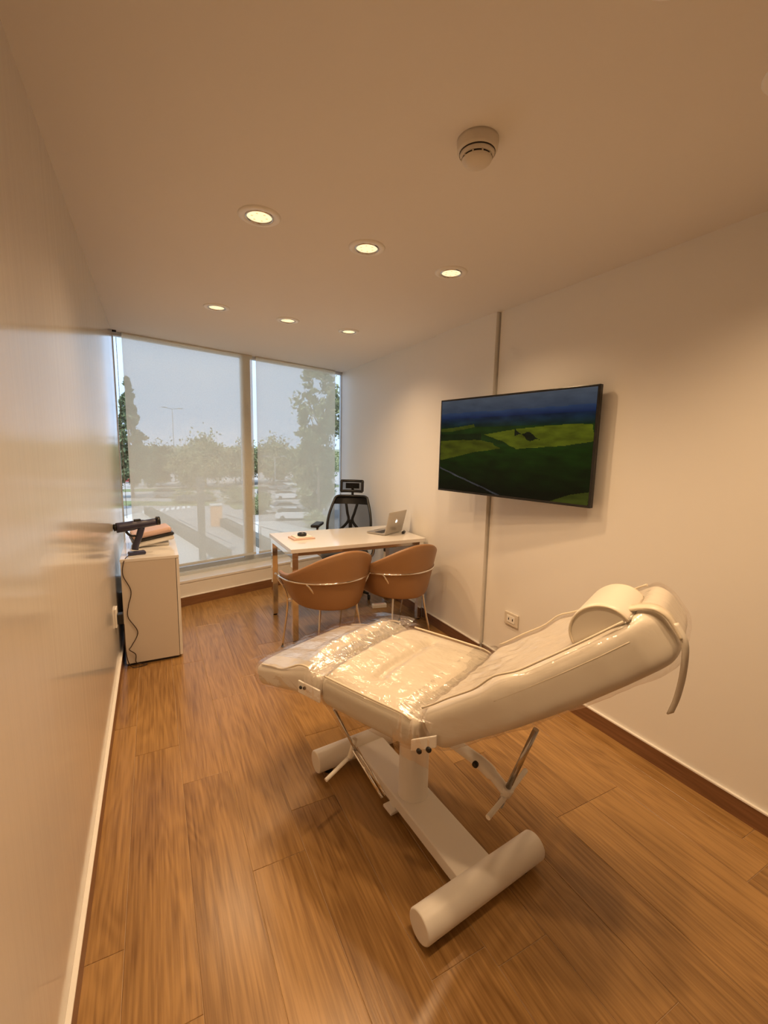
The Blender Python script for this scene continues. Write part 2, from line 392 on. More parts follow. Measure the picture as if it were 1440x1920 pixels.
# bead chain in the left gap
ch = MB()
for zz in range(0, 34):
    z = 2.38-zz*.045
    ch.tube([(XL+.03, gy(XL+.03)-.004, z), (XL+.03, gy(XL+.03)-.004, z-.043)], .0022, 6)
chain = ch.build('bead_chain', 'railgrey'); tag(chain, 'thin vertical blind chain in the bright gap beside the glossy left wall', 'blind chain')
br = MB().box((XL+.004, gy(XL)-.02, H-.016), (XL+.035, gy(XL)+.0, H), .003).build('blind_bracket', 'black')
tag(br, 'small dark blind bracket in the upper left ceiling corner', 'bracket')

# ------------------------------------------------------------------ downlights
def downlight(x, y, label, visible=True):
    t = thing('recessed_downlight', label, 'ceiling light', (x, y, H), 0, 'recessed LED downlights in the ceiling')
    MB().lathe([(.055, .004), (.057, -.004), (.062, -.0075), (.078, -.006), (.085, -.0015), (.085, .0005)], 36).build('trim_ring', 'whitesatin', t)
    MB().lathe([(.050, .002), (.0505, -.007), (.054, -.008), (.057, -.004)], 32).build('gimbal_ring', 'steel', t)
    ln = MB().lathe([(0.0005, -.004), (.027, -.0038), (.050, -.002)], 32).build('led_lens', 'lensglow', t)
    for i in range(6):
        a = 2*PI*i/6
        MB().lathe([(.0003, -.0052), (.004, -.005), (.0055, -.0035)], 8, (.030*math.cos(a), .030*math.sin(a), -.0005)).build('led_chip', 'leddot', ln)
    ld = bpy.data.lights.new('lamp', 'SPOT'); ld.energy = SPOT_ENERGY; ld.color = SPOT_COLOR
    ld.spot_size = math.radians(142); ld.spot_blend = 1.0; ld.shadow_soft_size = .035
    lo = bpy.data.objects.new('lamp', ld); COL.objects.link(lo); lo.parent = t; lo.location = (0, 0, -.045)
    return t
LBL = {(0, 0): 'downlight of the near row, leftmost and largest in view', (1, 0): 'downlight in the middle of the near row of three',
       (2, 0): 'downlight of the near row, rightmost of its three', (0, 1): 'downlight of the far row, leftmost, nearest the glossy wall',
       (1, 1): 'small downlight in the middle of the far row by the window', (2, 1): 'small downlight of the far row, rightmost, above the swivel chair'}
for j, (y, dy) in enumerate([(1.965, .035), (3.32, .045)]):
    for i, x in enumerate((.43, .93, 1.437)):
        downlight(x, y+dy*i, LBL[(i, j)])
for j, y in enumerate((.60,)):
    for i, x in enumerate((.43, .93, 1.437)):
        downlight(x, y, 'downlight behind the camera, %s of its row' % ('left', 'middle', 'right')[i])

# smoke detector
sm = thing('smoke_detector', 'round white smoke detector on the ceiling near the camera', 'smoke detector', (.915, 1.185, H)); sm.scale = (1.15, 1.15, 1.15)
MB().lathe([(.0, 0), (.054, 0), (.054, -.006), (.052, -.024), (.048, -.030), (.046, -.030)], 40).build('base', 'cream', sm)
MB().lathe([(.046, -.028), (.0455, -.034), (.043, -.040)], 40).build('collar', 'cream', sm)
MB().lathe([(.0468, -.0295), (.0466, -.0335)], 40).build('sensor_slot', 'dark', sm)
MB().lathe([(.0385, -.037), (.0385, -.046)], 40).build('sensor_slot', 'dark', sm)
MB().lathe([(.043, -.040), (.040, -.041), (.038, -.041)], 40).build('slot_ring', 'cream', sm)
MB().lathe([(.0395, -.0455), (.038, -.049), (.032, -.055), (.018, -.060), (.0005, -.061)], 40).build('cover', 'cream', sm)
for i in range(10):
    a = 2*PI*i/10; c, s_ = math.cos(a), math.sin(a)
    MB().tube([(.039*c, .039*s_, -.040), (.0392*c, .0392*s_, -.0465)], .0022, 6).build('rib', 'cream', sm)
MB().lathe([(.0002, -.0015), (.002, -.001), (.0022, 0)], 8, (.049, .016, -.024)).build('indicator', 'dark', sm)

# ------------------------------------------------------------------ television
TA = Vector((1.855, 2.685, 0)); TB = Vector((2.045, 1.545, 0))
tdir = (TB-TA); TWd = tdir.length; tdir.normalize(); tn = Vector((tdir.y, -tdir.x, 0))
if tn.x > 0: tn = -tn
tcx = (TA+TB)/2
tv = thing('television', 'wall mounted flat television showing green and yellow fields', 'television', (tcx.x, tcx.y, 1.535), math.atan2(tdir.y, tdir.x))
# local: x along screen (to the right in the photo), y: towards wall is +?  screen faces local ys
ys = -1 if (Matrix.Rotation(math.atan2(tdir.y, tdir.x), 3, 'Z') @ Vector((0, -1, 0))).dot(tn) > 0 else 1
hw, hh = TWd/2, .322
MB().box((-hw, min(0, -ys*.03), -hh), (hw, max(0, -ys*.03), hh), .003).build('frame', 'tvframe', tv)
MB().box((-hw*.6, min(-ys*.03, -ys*.055), -hh*.8), (hw*.6, max(-ys*.03, -ys*.055), hh*.45), .006).build('rear_housing', 'tvframe', tv)
NX, NY = 260, 146
def fbm(x, y, s): return mn.fractal(Vector((x*s, y*s, 3.3)), 1.0, 2.0, 4)
def lerp(a, b, t): return tuple(a[i]+(b[i]-a[i])*t for i in range(3))
def inpoly(x, y, P):
    c = False; j = len(P)-1
    for i in range(len(P)):
        if (P[i][1] > y) != (P[j][1] > y) and x < (P[j][0]-P[i][0])*(y-P[i][1])/(P[j][1]-P[i][1])+P[i][0]: c = not c
        j = i
    return c
F1 = [(0, .56), (.06, .562), (.33, .565), (.42, .53), (.47, .475), (.3, .44), (0, .33)]
F2 = [(.35, .62), (.6, .675), (.88, .70), (1, .69), (1, .545), (.86, .51), (.58, .475), (.48, .55)]
F3 = [(0, .655), (.1, .66), (.28, .70), (.27, .73), (.1, .70), (0, .69)]
F4 = [(.8, .0), (1, .0), (1, .115), (.9, .075)]
def tvcol(u, v):
    n = fbm(u*1.6, v*3, 6); vv = v+.006*n
    if vv > .86: c = lerp((.045, .062, .095), (.085, .10, .125), (vv-.86)/.14)
    elif vv > .80: c = lerp((.008, .02, .07), (.03, .055, .12), (vv-.80)/.06)
    elif vv > .70: c = lerp((.006, .022, .012), (.008, .02, .05), (vv-.70)/.10)
    elif vv > .5: c = (.010, .030, .004)
    else: c = lerp((.001, .003, .0005), (.008, .030, .002), max(0, min(1, vv/.5))**1.3)
    if .56 < vv < .63 and u < .33: c = (.006, .014, .003)
    uu = u+.01*n
    if inpoly(uu, vv, F1): c = (.062, .072, .004)
    if inpoly(uu, vv, F2): c = (.095, .112, .006)
    if inpoly(uu, vv, F3): c = (.05, .065, .006)
    if inpoly(uu, vv, F4): c = (.05, .06, .006)
    if (.56 < u < .72) and abs(vv-(.635-.45*(u-.56))) < .022+.02*math.sin(u*60): c = (.006, .012, .004)
    if abs(vv-(.245-.52*u)) < .008 and u < .48: c = (.055, .055, .06)
    k = 1+(.5 if vv < .8 else .15)*n; return tuple(max(0, x*k) for x in c)
vs = []; fs = []; cols = []
for j in range(NY+1):
    for i in range(NX+1):
        vs.append((-hw+.012+(2*hw-.024)*i/NX, ys*.0008, -hh+.014+(2*hh-.026)*j/NY))
for j in range(NY):
    for i in range(NX):
        a = j*(NX+1)+i; fs.append((a, a+1, a+NX+2, a+NX+1)); cols.append(tvcol((i+.5)/NX, (j+.5)/NY))
me = bpy.data.meshes.new('screen'); me.from_pydata(vs, [], fs)
ca = me.color_attributes.new('picture', 'FLOAT_COLOR', 'CORNER')
arr = np.repeat(np.array([(*c, 1) for c in cols], dtype=np.float32), 4, axis=0).ravel(); ca.data.foreach_set('color', arr)
ms = bpy.data.materials.new('tv_picture'); ms.use_nodes = True; b = ms.node_tree.nodes['Principled BSDF']
at = ms.node_tree.nodes.new('ShaderNodeAttribute'); at.attribute_name = 'picture'
b.inputs['Base Color'].default_value = (.004, .004, .005, 1); b.inputs['Roughness'].default_value = .12; b.inputs['Specular IOR Level'].default_value = .08
ms.node_tree.links.new(at.outputs['Color'], b.inputs['Emission Color']); b.inputs['Emission Strength'].default_value = .62
me.materials.append(ms); scn = bpy.data.objects.new('screen', me); COL.objects.link(scn); scn.parent = tv
# bracket reaching back to the wall
ML = tv.matrix_basis.inverted() if False else (Matrix.Translation(tv.location) @ Matrix.Rotation(tv.rotation_euler.z, 4, 'Z')).inverted()
def tl(p): return ML @ Vector(p)
MB().box((-.012, -.13, -.13), (0, .13, .13), .002).xf(lambda v: tl(v+Vector((XT-.001, 2.12, 1.50)))).build('wall_plate', 'black', tv)
a0 = Vector((XT-.012, 2.12, 1.50)); a2 = tcx-tn*.055; a2.z = 1.50; a1 = (a0+a2)/2+Vector((-.01, .06, 0))
MB().tube([tl(a0), tl(a1)], .014, 10).build('bracket_arm', 'black', tv)
MB().tube([tl(a1), tl(a2)], .014, 10).build('bracket_arm', 'black', tv)

# ------------------------------------------------------------------ sockets
ws = thing('wall_socket', 'cream double wall socket low on the right wall behind the bed', 'socket', (XT, 2.12, .377))
MB().box((-.013, -.062, -.044), (0, .062, .044), .004).build('cover_plate', 'cream', ws)
MB().box((-.0155, -.036, -.024), (-.012, .036, .024), .0015).build('socket_insert', 'whitesatin', ws)
for yy in (-.018, .018):
    MB().box((-.0162, yy-.004, -.008), (-.0153, yy+.004, .008)).build('pin_slot', 'dark', ws)

# ------------------------------------------------------------------ white cabinet
CX0, CX1, CY0, CY1, CZ = -.222, .128, 3.285, 4.235, .748
cb = thing('cabinet', 'narrow white cabinet standing against the glossy left wall under the window', 'cabinet', (0, 0, 0))
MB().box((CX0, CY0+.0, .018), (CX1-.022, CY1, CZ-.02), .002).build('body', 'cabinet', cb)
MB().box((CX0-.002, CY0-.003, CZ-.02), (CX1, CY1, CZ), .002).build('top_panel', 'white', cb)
ym = (CY0+CY1)/2
for ya, yb in ((CY0, ym-.002), (ym+.002, CY1)):
    d_ = MB().box((CX1-.019, ya, .022), (CX1, yb, CZ-.024), .002).build('door', 'white', cb)
    yh = yb-.03 if ya == CY0 else ya+.03
    MB().tube([(CX1+.012, yh, .45), (CX1+.012, yh, .58)], .004, 8).build('handle', 'chrome', d_)
MB().box((CX0+.01, CY0+.01, 0), (CX1-.03, CY1-.01, .018)).build('plinth', 'dark', cb)

# socket with charger on the left wall beside the cabinet
ls = thing('left_wall_socket', 'slim pale socket plate on the left wall beside the cabinet', 'socket', (XL, 3.12, .42))
MB().box((0, -.04, -.06), (.011, .04, .06), .003).build('cover_plate', 'whitesatin', ls)
ad_ = MB().box((.011, -.026, -.035), (.045, .026, .03), .006).xf(lambda v: v+Vector((XL, 3.12, .41))).build('power_adapter', 'black')
tag(ad_, 'black plug-in power adapter in the left wall socket', 'charger')
cpts = [(-.175, 3.36, CZ+.006), (-.19, 3.30, CZ+.004), (-.205, CY0-.008, CZ-.03), (-.21, CY0-.008, .64), (-.17, CY0-.009, .53), (-.19, CY0-.009, .43), (-.195, CY0-.01, .35),
        (-.145, CY0-.01, .24), (-.185, CY0-.012, .15), (-.20, CY0-.014, .125), (-.165, CY0-.014, .085), (-.165, CY0-.015, .03), (-.13, CY0-.02, .012), (-.10, CY0-.022, .006),
        (-.12, CY0-.035, .005), (-.19, CY0-.04, .012), (-.215, CY0-.07, .12), (-.212, 3.13, .36)]
cord = MB().tube(spline(cpts, 8), .0028, 8).build('charging_cord', 'cord'); tag(cord, 'dark wavy cord hanging down the side panel of the white cabinet', 'cord')

# ------------------------------------------------------------------ things on the cabinet
mg = thing('massage_gun', 'navy massage gun standing on its foot on top of the cabinet', 'massage gun', (-.125, 3.405, CZ), math.radians(12))
MB().tube(spline([(-.115, 0, .195), (-.05, 0, .20), (.0, 0, .205), (.06, 0, .21), (.135, 0, .218)], 4), [.034]*4+[.033]*4+[.030]*4+[.026]*4+[.022], 16).build('barrel', 'navy', mg)
MB().tube([(-.13, 0, .198), (-.108, 0, .199)], .024, 16).build('rear_cap', 'black', mg)
MB().tube([(.128, 0, .222), (.150, 0, .223)], .030, 16).build('front_head', 'black', mg)
MB().box((-.01, -.014, .228), (.032, .014, .245), .004).build('control_pad', 'black', mg)
MB().tube(spline([(.035, 0, .185), (.015, 0, .12), (-.005, 0, .07), (-.012, 0, .035)], 4), .021, 14).build('handle', 'navy', mg)
MB().box((-.055, -.03, 0), (.05, .03, .022), .009).build('foot', 'navy', mg)
MB().tube(spline([(-.06, 0, .165), (-.035, 0, .135), (-.005, 0, .13)], 4), .008, 8).build('trigger_guard', 'black', mg)
tr = thing('tilted_case', 'pale case with a black rim leaning behind the massage gun', 'case', (-.02, 3.72, CZ), math.radians(8))
tr.rotation_euler = (0, math.radians(-9), math.radians(8))
MB().box((-.14, -.11, .026), (.13, .11, .062), .012).build('shell', 'whitesatin', tr)
MB().box((-.145, -.115, .062), (.135, .115, .082), .008).build('dark_rim', 'black', tr)
MB().box((-.135, -.105, .082), (.125, .105, .125), .016).build('lid', 'pink', tr)
wb = MB().box((-.12, -.10, 0), (.10, .10, .02), .008).xf(lambda v: v+Vector((-.02, 3.74, CZ))).build('white_box', 'paper'); tag(wb, 'flat white box underneath the tilted case', 'box')
bm = bmesh.new(); bmesh.ops.create_icosphere(bm, subdivisions=4, radius=1)
for v in bm.verts:
    n = v.co.normalized(); k = 1+.28*mn.fractal(n*2.3, 1, 2, 3); v.co = Vector((n.x*.07*k, n.y*.09*k, max(-.05, n.z*.055*k)+.05))
bagm = MB().bm(bm, True, Matrix.Translation((.055, 3.93, CZ))); bag = bagm.build('plastic_bag', 'film'); tag(bag, 'crumpled clear plastic bag at the back of the cabinet top', 'bag')
cap = MB().lathe([(.0, 0), (.011, 0), (.011, .03), (.008, .036), (.0, .036)], 16, (.105, 4.05, CZ)).build('black_bottle', 'black'); tag(cap, 'tiny black bottle on the far right edge of the cabinet top', 'bottle')

# ------------------------------------------------------------------ desk
DX0, DX1, DY0, DY1, DZ = .885, 2.083, 3.165, 3.865, .742
dk = thing('desk', 'white gloss desk with square chrome legs against the right wall', 'desk', (0, 0, 0))
MB().box((DX0, DY0, DZ-.030), (DX1, DY1, DZ), .002).build('tabletop', 'white', dk)
lw = .046
for lx in (DX0+.012, DX1-.012-lw):
    for ly in (DY0+.012, DY1-.012-lw):
        lg = MB().box((lx, ly, .012), (lx+lw, ly+lw, DZ-.078), .002).build('leg', 'chrome', dk)
        MB().lathe([(.0, 0), (.017, 0), (.017, .013), (.0, .013)], 12, (lx+lw/2, ly+lw/2, 0)).build('foot', 'black', lg)
    MB().box((lx, DY0+.012, DZ-.078), (lx+lw, DY1-.012, DZ-.034), .002).build('end_rail', 'chrome', dk)
for ly in (DY0+.075, DY1-.12):
    MB().box((DX0+.012+lw, ly, DZ-.072), (DX1-.012-lw, ly+.03, DZ-.036), .002).build('long_rail', 'steel', dk)
MB().box((1.62, 3.45, DZ-.13), (1.95, 3.60, DZ-.072), .003).build('cable_tray', 'silver', dk)

# laptop
lp_o = Vector((1.79, 3.385, DZ)); la = math.radians(28)
lp = thing('laptop', 'open silver laptop with a glowing logo on the desk by the wall', 'laptop', lp_o, la)
LW, LD = .285, .20
MB().box((0, 0, .004), (LW, LD, .016), .004).build('base', 'silver', lp)
MB().box((.02, .045, .0158), (LW-.02, .125, .0172)).build('keyboard', 'keys', lp)
MB().box((.10, .135, .0158), (LW-.10, .19, .0166)).build('trackpad', 'steel', lp)
T = Matrix.Rotation(math.radians(14), 4, 'X')
lid = MB().box((0, -.003, 0), (LW, .004, .200), .003).xf(lambda v: (T @ v)+Vector((0, .002, .016))).build('lid', 'silver', lp)
# panel side facing the seated user
MB().box((.008, .0042, .008), (LW-.008, .0050, .192)).xf(lambda v: (T @ v)+Vector((0, .002, .016))).build('display', 'tvframe', lid)
# emblem: bitten apple shape, glowing
def apple():
    P = []
    for k in range(40):
        a = 2*PI*k/40+PI/2
        r = .0155*(1+.10*math.cos(2*a)-.16*math.exp(-((a-PI/2)/.35)**2)-.16*math.exp(-((a-PI/2-2*PI)/.35)**2)-.07*math.exp(-((a-1.5*PI)/.3)**2))
        x, z = r*math.cos(a), r*math.sin(a)*1.05
        dx, dz = x-.0185, z-.002; d = math.hypot(dx, dz)
        if d < .0075: x, z = .0185+dx/d*.0075, .002+dz/d*.0075
        P.append((x, z))
    return P
ap = MB(); P = apple()
ap.add([(LW/2-x, -.0036, .105+z) for x, z in P], [tuple(range(len(P)))])
ap.add([(LW/2-x, -.0036, .105+z) for x, z in [(0, .0165), (.002, .022), (.007, .025), (.006, .0195)]], [(0, 1, 2, 3)])
ap.xf(lambda v: (T @ v)+Vector((0, .002, .016))).build('emblem', 'logo', lid)
ms_ = MB().tube(spline([(1.985, 3.40, DZ+.012), (2.0, 3.42, DZ+.012), (2.02, 3.44, DZ+.012)], 3), .014, 10).build('power_brick', 'black'); tag(ms_, 'small black power brick behind the laptop lid', 'power adapter')
lc = MB().tube(spline([(2.025, 3.455, DZ+.012), (2.05, 3.50, DZ+.02), (2.06, 3.56, DZ+.01), (2.03, 3.62, DZ+.004), (2.01, 3.70, DZ+.004)], 6), .0025, 6).build('laptop_cable', 'paper'); tag(lc, 'thin white cable looping beside the laptop near the wall', 'cable')
# note pad with black coil
nb = thing('note_box', 'flat pink and white card box on the left end of the desk', 'box', (1.075, 3.55, DZ), math.radians(4))
MB().box((-.085, -.075, 0), (.10, .075, .012), .002).build('tray', 'pink', nb)
MB().box((-.06, -.06, .012), (.085, .065, .020), .002).build('lid', 'paper', nb)
cl = MB()
cl.lathe([(.034, .0), (.039, .008), (.038, .022), (.030, .026), (.028, .015), (.034, .0)], 24, (1.09, 3.56, DZ+.020))
cl = cl.build('black_ring_dish', 'black'); tag(cl, 'small round black dish lying on the pink box', 'dish')
bt = MB().tube([(1.085, 3.555, DZ+.022), (1.10, 3.565, DZ+.042)], .010, 8).build('dish_insert', 'steel', cl)

# power strip on the floor under the desk
ps = thing('power_strip', 'pinkish white power strip on the floor under the desk', 'power strip', (1.86, 3.60, 0), math.radians(-12))
MB().box((-.07, -.025, 0), (.07, .025, .035), .006).build('housing', 'paper', ps)
MB().box((-.05, -.012, .035), (.05, .012, .037)).build('socket_row', 'pink', ps)

# ------------------------------------------------------------------ visitor chairs
def shell_pt(phi, v, off=0.):
    """phi -1..1 round the back, v 0..1 bottom to top, off = outward offset"""
    a = phi*math.radians(112)
    top = .615+.185*(.5+.5*math.cos(min(1, abs(phi)/.92)*PI))**.85
    bot = .405+.02*abs(phi)
    z = bot+(top-bot)*v
    fl = .225+.050*v**.8
    rx, ry = fl+.035*v+off, fl+.005+off
    x = rx*math.sin(a)*1.02; y = -ry*math.cos(a)*1.0-.015
    if abs(a) > PI/2: y += (abs(a)-PI/2)*.22
    return Vector((x, y, z))
def make_visitor_chair():
    t = thing('visitor_chair', 'x', 'chair', (0, 0, 0))
    th = .030
    m = MB(); NP, NV = 48, 10
    rows = []
    for i in range(NP+1):
        phi = -1+2*i/NP; row = []
        e = min(1, (1-abs(phi))/.06); tt = th*math.sqrt(max(.05, 1-(1-e)**2))
        for j in range(NV+1): row.append(shell_pt(phi, j/NV, tt/2))
        for k in range(1, 5):
            c = math.pi*k/5; p = shell_pt(phi, 1, 0); o = shell_pt(phi, 1, .01)-p
            row.append(p+o.normalized()*tt/2*math.cos(c)+Vector((0, 0, tt/2*math.sin(c))))
        for j in range(NV, -1, -1): row.append(shell_pt(phi, j/NV, -tt/2))
        for k in range(1, 4):
            c = math.pi*k/4; p = shell_pt(phi, 0, 0); o = shell_pt(phi, 0, .01)-p
            row.append(p-o.normalized()*tt/2*math.cos(c)-Vector((0, 0, tt/2*math.sin(c))))
        rows.append(row)
    m.grid(rows, True, True)
    m.add(rows[0], [tuple(range(len(rows[0])))]); m.add(rows[-1], [tuple(range(len(rows[0])))])
    m.build('backrest', 'leather', t)
    # seat cushion
    s = MB(); rows = []
    prof = [(.0, .385), (.5, .383), (.86, .388), (.97, .400), (1.0, .425), (.985, .452), (.93, .470), (.7, .478), (.35, .480), (0.001, .480)]
    for r, z in prof:
        row = []
        for k in range(40):
            a = 2*PI*k/40; c_, s_ = math.cos(a), math.sin(a)
            e = 2.6 if s_ > 0 else 2.0
            rr = 1/(abs(c_)**e+abs(s_)**e)**(1/e)
            row.append((r*rr*.218*c_, r*rr*(.225 if s_ > 0 else .205)*s_+.005, z))
        rows.append(row)
    s.grid(rows, True, True).build('seat', 'leather', t)
    # chrome rail wrapped round the back, ending as the front legs
    R = []
    for i in range(0, 41):
        phi = -1+2*i/40; p = shell_pt(phi, .72, .024)
        q = shell_pt(phi, .5, .024); z = .600
        top = .615+.185*(.5+.5*math.cos(min(1, abs(phi)/.92)*PI))**.85
        v = (z-.405)/(top-.405); p = shell_pt(phi, max(0, min(1, v)), .022); p.z = z-.012*abs(phi)**6
        R.append(p)
    rail = MB().tube(R, .0065, 10).build('rail', 'chrome', t)
    for sx in (-1, 1):
        e = R[0] if sx < 0 else R[-1]
        m = MB().tube(spline([e, e+Vector((sx*.004, .012, -.012)), (sx*.245, .150, .40), (sx*.252, .230, .008)], 6), .0075, 10)
        m.tube([(sx*.245, .148, .395), (sx*.19, .12, .395)], .006, 8)
        l1 = m.build('leg', 'chrome', t); MB().lathe([(.0, 0), (.010, 0), (.009, .012), (0, .012)], 10, (sx*.252, .230, 0)).build('foot', 'black', l1)
        rp = R[int(20+sx*9.4)]
        m = MB().tube(spline([rp, (sx*.175, -.185, .475), (sx*.150, -.165, .42), (sx*.175, -.19, .2), (sx*.210, -.225, .008)], 5), .0075, 10)
        l2 = m.build('leg', 'chrome', t); MB().lathe([(.0, 0), (.010, 0), (.009, .012), (0, .012)], 10, (sx*.210, -.225, 0)).build('foot', 'black', l2)
    MB().tube([(-.19, .10, .385), (.19, .10, .385)], .006, 8).build('cross_bar', 'chrome', t)
    MB().tube([(-.15, -.165, .395), (.15, -.165, .395)], .006, 8).build('cross_bar', 'chrome', t)
    return t
vc = make_visitor_chair(); vc.location = (1.095, 2.965, 0); vc.rotation_euler.z = math.radians(10)
tag(vc, 'tan leather tub chair on the left, in front of the desk leg', 'chair', 'tan visitor chairs at the desk')
vc2 = copy_tree(vc); vc2.location = (1.668, 2.965, 0); vc2.rotation_euler.z = math.radians(10)
vc2['label'] = 'tan leather tub chair on the right, next to the wall and under the laptop'

# ------------------------------------------------------------------ swivel chair
sw = thing('swivel_chair', 'black mesh swivel chair with headrest behind the desk', 'chair', (1.69, 4.05, 0), math.atan2(-.84, -.54)-PI/2)
# local +Y is the facing direction
MB().lathe([(0, .06), (.028, .06), (.028, .11), (.019, .115), (.019, .40), (0, .40)], 16).build('gas_lift', 'black', sw)
for k in range(5):
    a = 2*PI*k/5+.3; c_, s_ = math.cos(a), math.sin(a)
    ar = MB().tube([(0, 0, .085), (.14*c_, .14*s_, .085), (.27*c_, .27*s_, .062)], [.024, .018, .012], 8).build('base_arm', 'black', sw)
    w_ = MB(); w_.lathe([(0, -.012), (.024, -.012), (.026, 0), (.024, .012), (0, .012)], 16, (0, 0, 0), 'x')
    w_.xf(lambda v: Matrix.Rotation(a+.6, 3, 'Z') @ v+Vector((.275*c_, .275*s_, .0265))).build('caster', 'black', ar)
MB().box((-.10, -.14, .40), (.10, .12, .43), .008).build('mechanism', 'black', sw)
rows = []
for r, z in [(0.001, .425), (.7, .425), (.95, .43), (1, .45), (.96, .475), (.8, .488), (.4, .485), (.001, .483)]:
    row = []
    for k in range(36):
        a = 2*PI*k/36; c_, s_ = math.cos(a), math.sin(a); rr = 1/(abs(c_)**3+abs(s_)**3)**(1/3)
        row.append((r*rr*.235*c_, r*rr*.225*s_+.02, z-(.02*max(0, s_)*r)))
    rows.append(row)
MB().grid(rows, True, True).build('seat', 'greyfab', sw)
def bk(u, v):  # back surface: u -1..1, v 0..1 ; leaning away (-Y)
    wd = .225-.055*v+.03*math.sin(PI*v); x = u*wd
    y = -.235-.05*math.sin(PI*min(1, v*1.2))*0-.16*v+.03*math.sin(v*PI)+.045*u*u
    return Vector((x, y, .555+.425*v))
mesh_ = MB().grid([[bk(-1+i/8, j/16) for j in range(17)] for i in range(17)]).build('back_mesh', 'blackmesh', sw, fixn=False)
edge = [bk(-1, j/12) for j in range(13)]+[bk(-1+i/6, 1)+Vector((0, 0, .012)) for i in range(1, 12)]+[bk(1, 1-j/12) for j in range(13)]+[bk(1-i/6, 0) for i in range(1, 12)]
edge.append(edge[0]); MB().tube(spline(edge, 2), .014, 8).build('back_frame', 'black', sw)
# top band of the frame is broad
MB().grid([[bk(-1+i/8, .83+.17*j/4)+Vector((0, -.012, 0)) for j in range(5)] for i in range(17)]).build('top_band', 'black', sw, fixn=False)
for sx in (-1, 1):
    o_ = Vector((0, -.03, 0))
    MB().tube(spline([bk(sx*.35, .88)+o_, bk(sx*.18, .62)+o_, bk(sx*.10, .42)+o_, bk(sx*.45, .2)+o_, bk(sx*.92, .03)+o_], 5), .015, 8).build('spine_branch', 'black', sw)
MB().tube(spline([bk(0, .45)+Vector((0, -.03, 0)), (0, -.30, .60), (0, -.24, .46), (0, -.10, .415)], 5), .020, 8).build('spine', 'black', sw)
hd = [[Vector((.115*(-1+i/6), -.40+.03*(-1+i/6)**2-.02*(j/6), 1.045+.11*j/6)) for j in range(7)] for i in range(13)]
MB().grid(hd).build('headrest_mesh', 'blackmesh', sw, fixn=False)
he = [hd[0][j] for j in range(7)]+[hd[i][6] for i in range(1, 13)]+[hd[12][6-j] for j in range(1, 7)]+[hd[12-i][0] for i in range(1, 12)]; he.append(he[0])
MB().tube(spline(he, 2), .015, 8).build('headrest_frame', 'black', sw)
MB().box((-.075, -.428, 1.07), (.075, -.418, 1.13), .003).build('headrest_bar', 'black', sw)
MB().tube(spline([(0, -.425, 1.09), (0, -.43, 1.02), (0, -.41, .94)], 4), .014, 8).build('headrest_stem', 'black', sw)
for sx in (-1, 1):
    dz_ = 0 if sx > 0 else -.10
    m = MB().tube(spline([(sx*.12, 0, .42), (sx*.24, 0, .42), (sx*.285, -.01, .46), (sx*.29, -.01, .70+dz_)], 5), .016, 8).build('armrest_post', 'steel', sw)
    MB().box((sx*.29-.042, -.13, .715+dz_), (sx*.29+.042, .11, .745+dz_), .012).build('armrest_pad', 'black', sw)

# ------------------------------------------------------------------ treatment bed
BA = math.radians(-65.5)
bed = thing('treatment_bed', 'cream reclining treatment bed wrapped in clear plastic on a white column base', 'treatment bed', (.90, 1.40, 0), BA)
Minv = (Matrix.Translation((.90, 1.40, 0)) @ Matrix.Rotation(BA, 4, 'Z')).inverted()
def wl(p): return Minv @ Vector(p)
def interp(tab, x):
    if x <= tab[0][0]: return tab[0][1]
    for (a, fa), (b, fb) in zip(tab, tab[1:]):
        if x <= b:
            t = (x-a)/(b-a); t = t*t*(3-2*t) if False else t; return fa+(fb-fa)*t
    return tab[-1][1]
def pad(o, n, up, L, th, hwf, topf=None, e=5.0, NS=44, NC=56, off=0., rend=.035, bow=0., noise_amp=0.):
    """cushion along direction n from o (top surface line); up = surface normal; section = superellipse"""
    n = Vector(n).normalized(); up = Vector(up).normalized(); lat = Vector((0, 1, 0)); rows = []
    for i in range(NS+1):
        q = i/NS; x = .5-.5*math.cos(PI*q); u = x*L
        d = min(u, L-u); k = 1 if d >= rend else math.sqrt(max(0, 1-((rend-d)/rend)**2)); k = max(k, .02)
        ue = u+(2*x-1)*off
        hw_ = hwf(u); a = hw_-rend*(1-k)*.8+off; b = th(u)/2 if callable(th) else th/2; bb = b-rend*(1-k)*.9+off
        c = Vector(o)+n*ue-up*b; row = []
        for j in range(NC):
            an = 2*PI*j/NC; ca, sa = math.cos(an), math.sin(an)
            rr = 1/(abs(ca)**e+abs(sa)**e)**(1/e)
            y, z = a*rr*ca, bb*rr*sa
            if sa > 0 and topf: z += topf(u, y/max(hw_, .01))*min(1, sa*rr*1.1)**2*k
            p = c+lat*y+up*z
            if noise_amp:
                p += up*noise_amp*mn.fractal(Vector((p.x*9, p.y*9+4, p.z*14)), 1, 2, 3)+lat*noise_amp*.5*mn.noise(p*17)
            row.append(p)
        rows.append(row)
    m = MB().grid(rows, True, True)
    m.add([sum(rows[0], Vector())/NC]+rows[0], [(0, 1+j, 1+(j+1) % NC) for j in range(NC)], True)
    m.add([sum(rows[-1], Vector())/NC]+rows[-1], [(0, 1+j, 1+(j+1) % NC) for j in range(NC)], True)
    return m
def d2(ang): return Vector((math.cos(ang), 0, math.sin(ang))), Vector((-math.sin(ang), 0, math.cos(ang)))
def g(x, c, s): return math.exp(-((x-c)/s)**2)
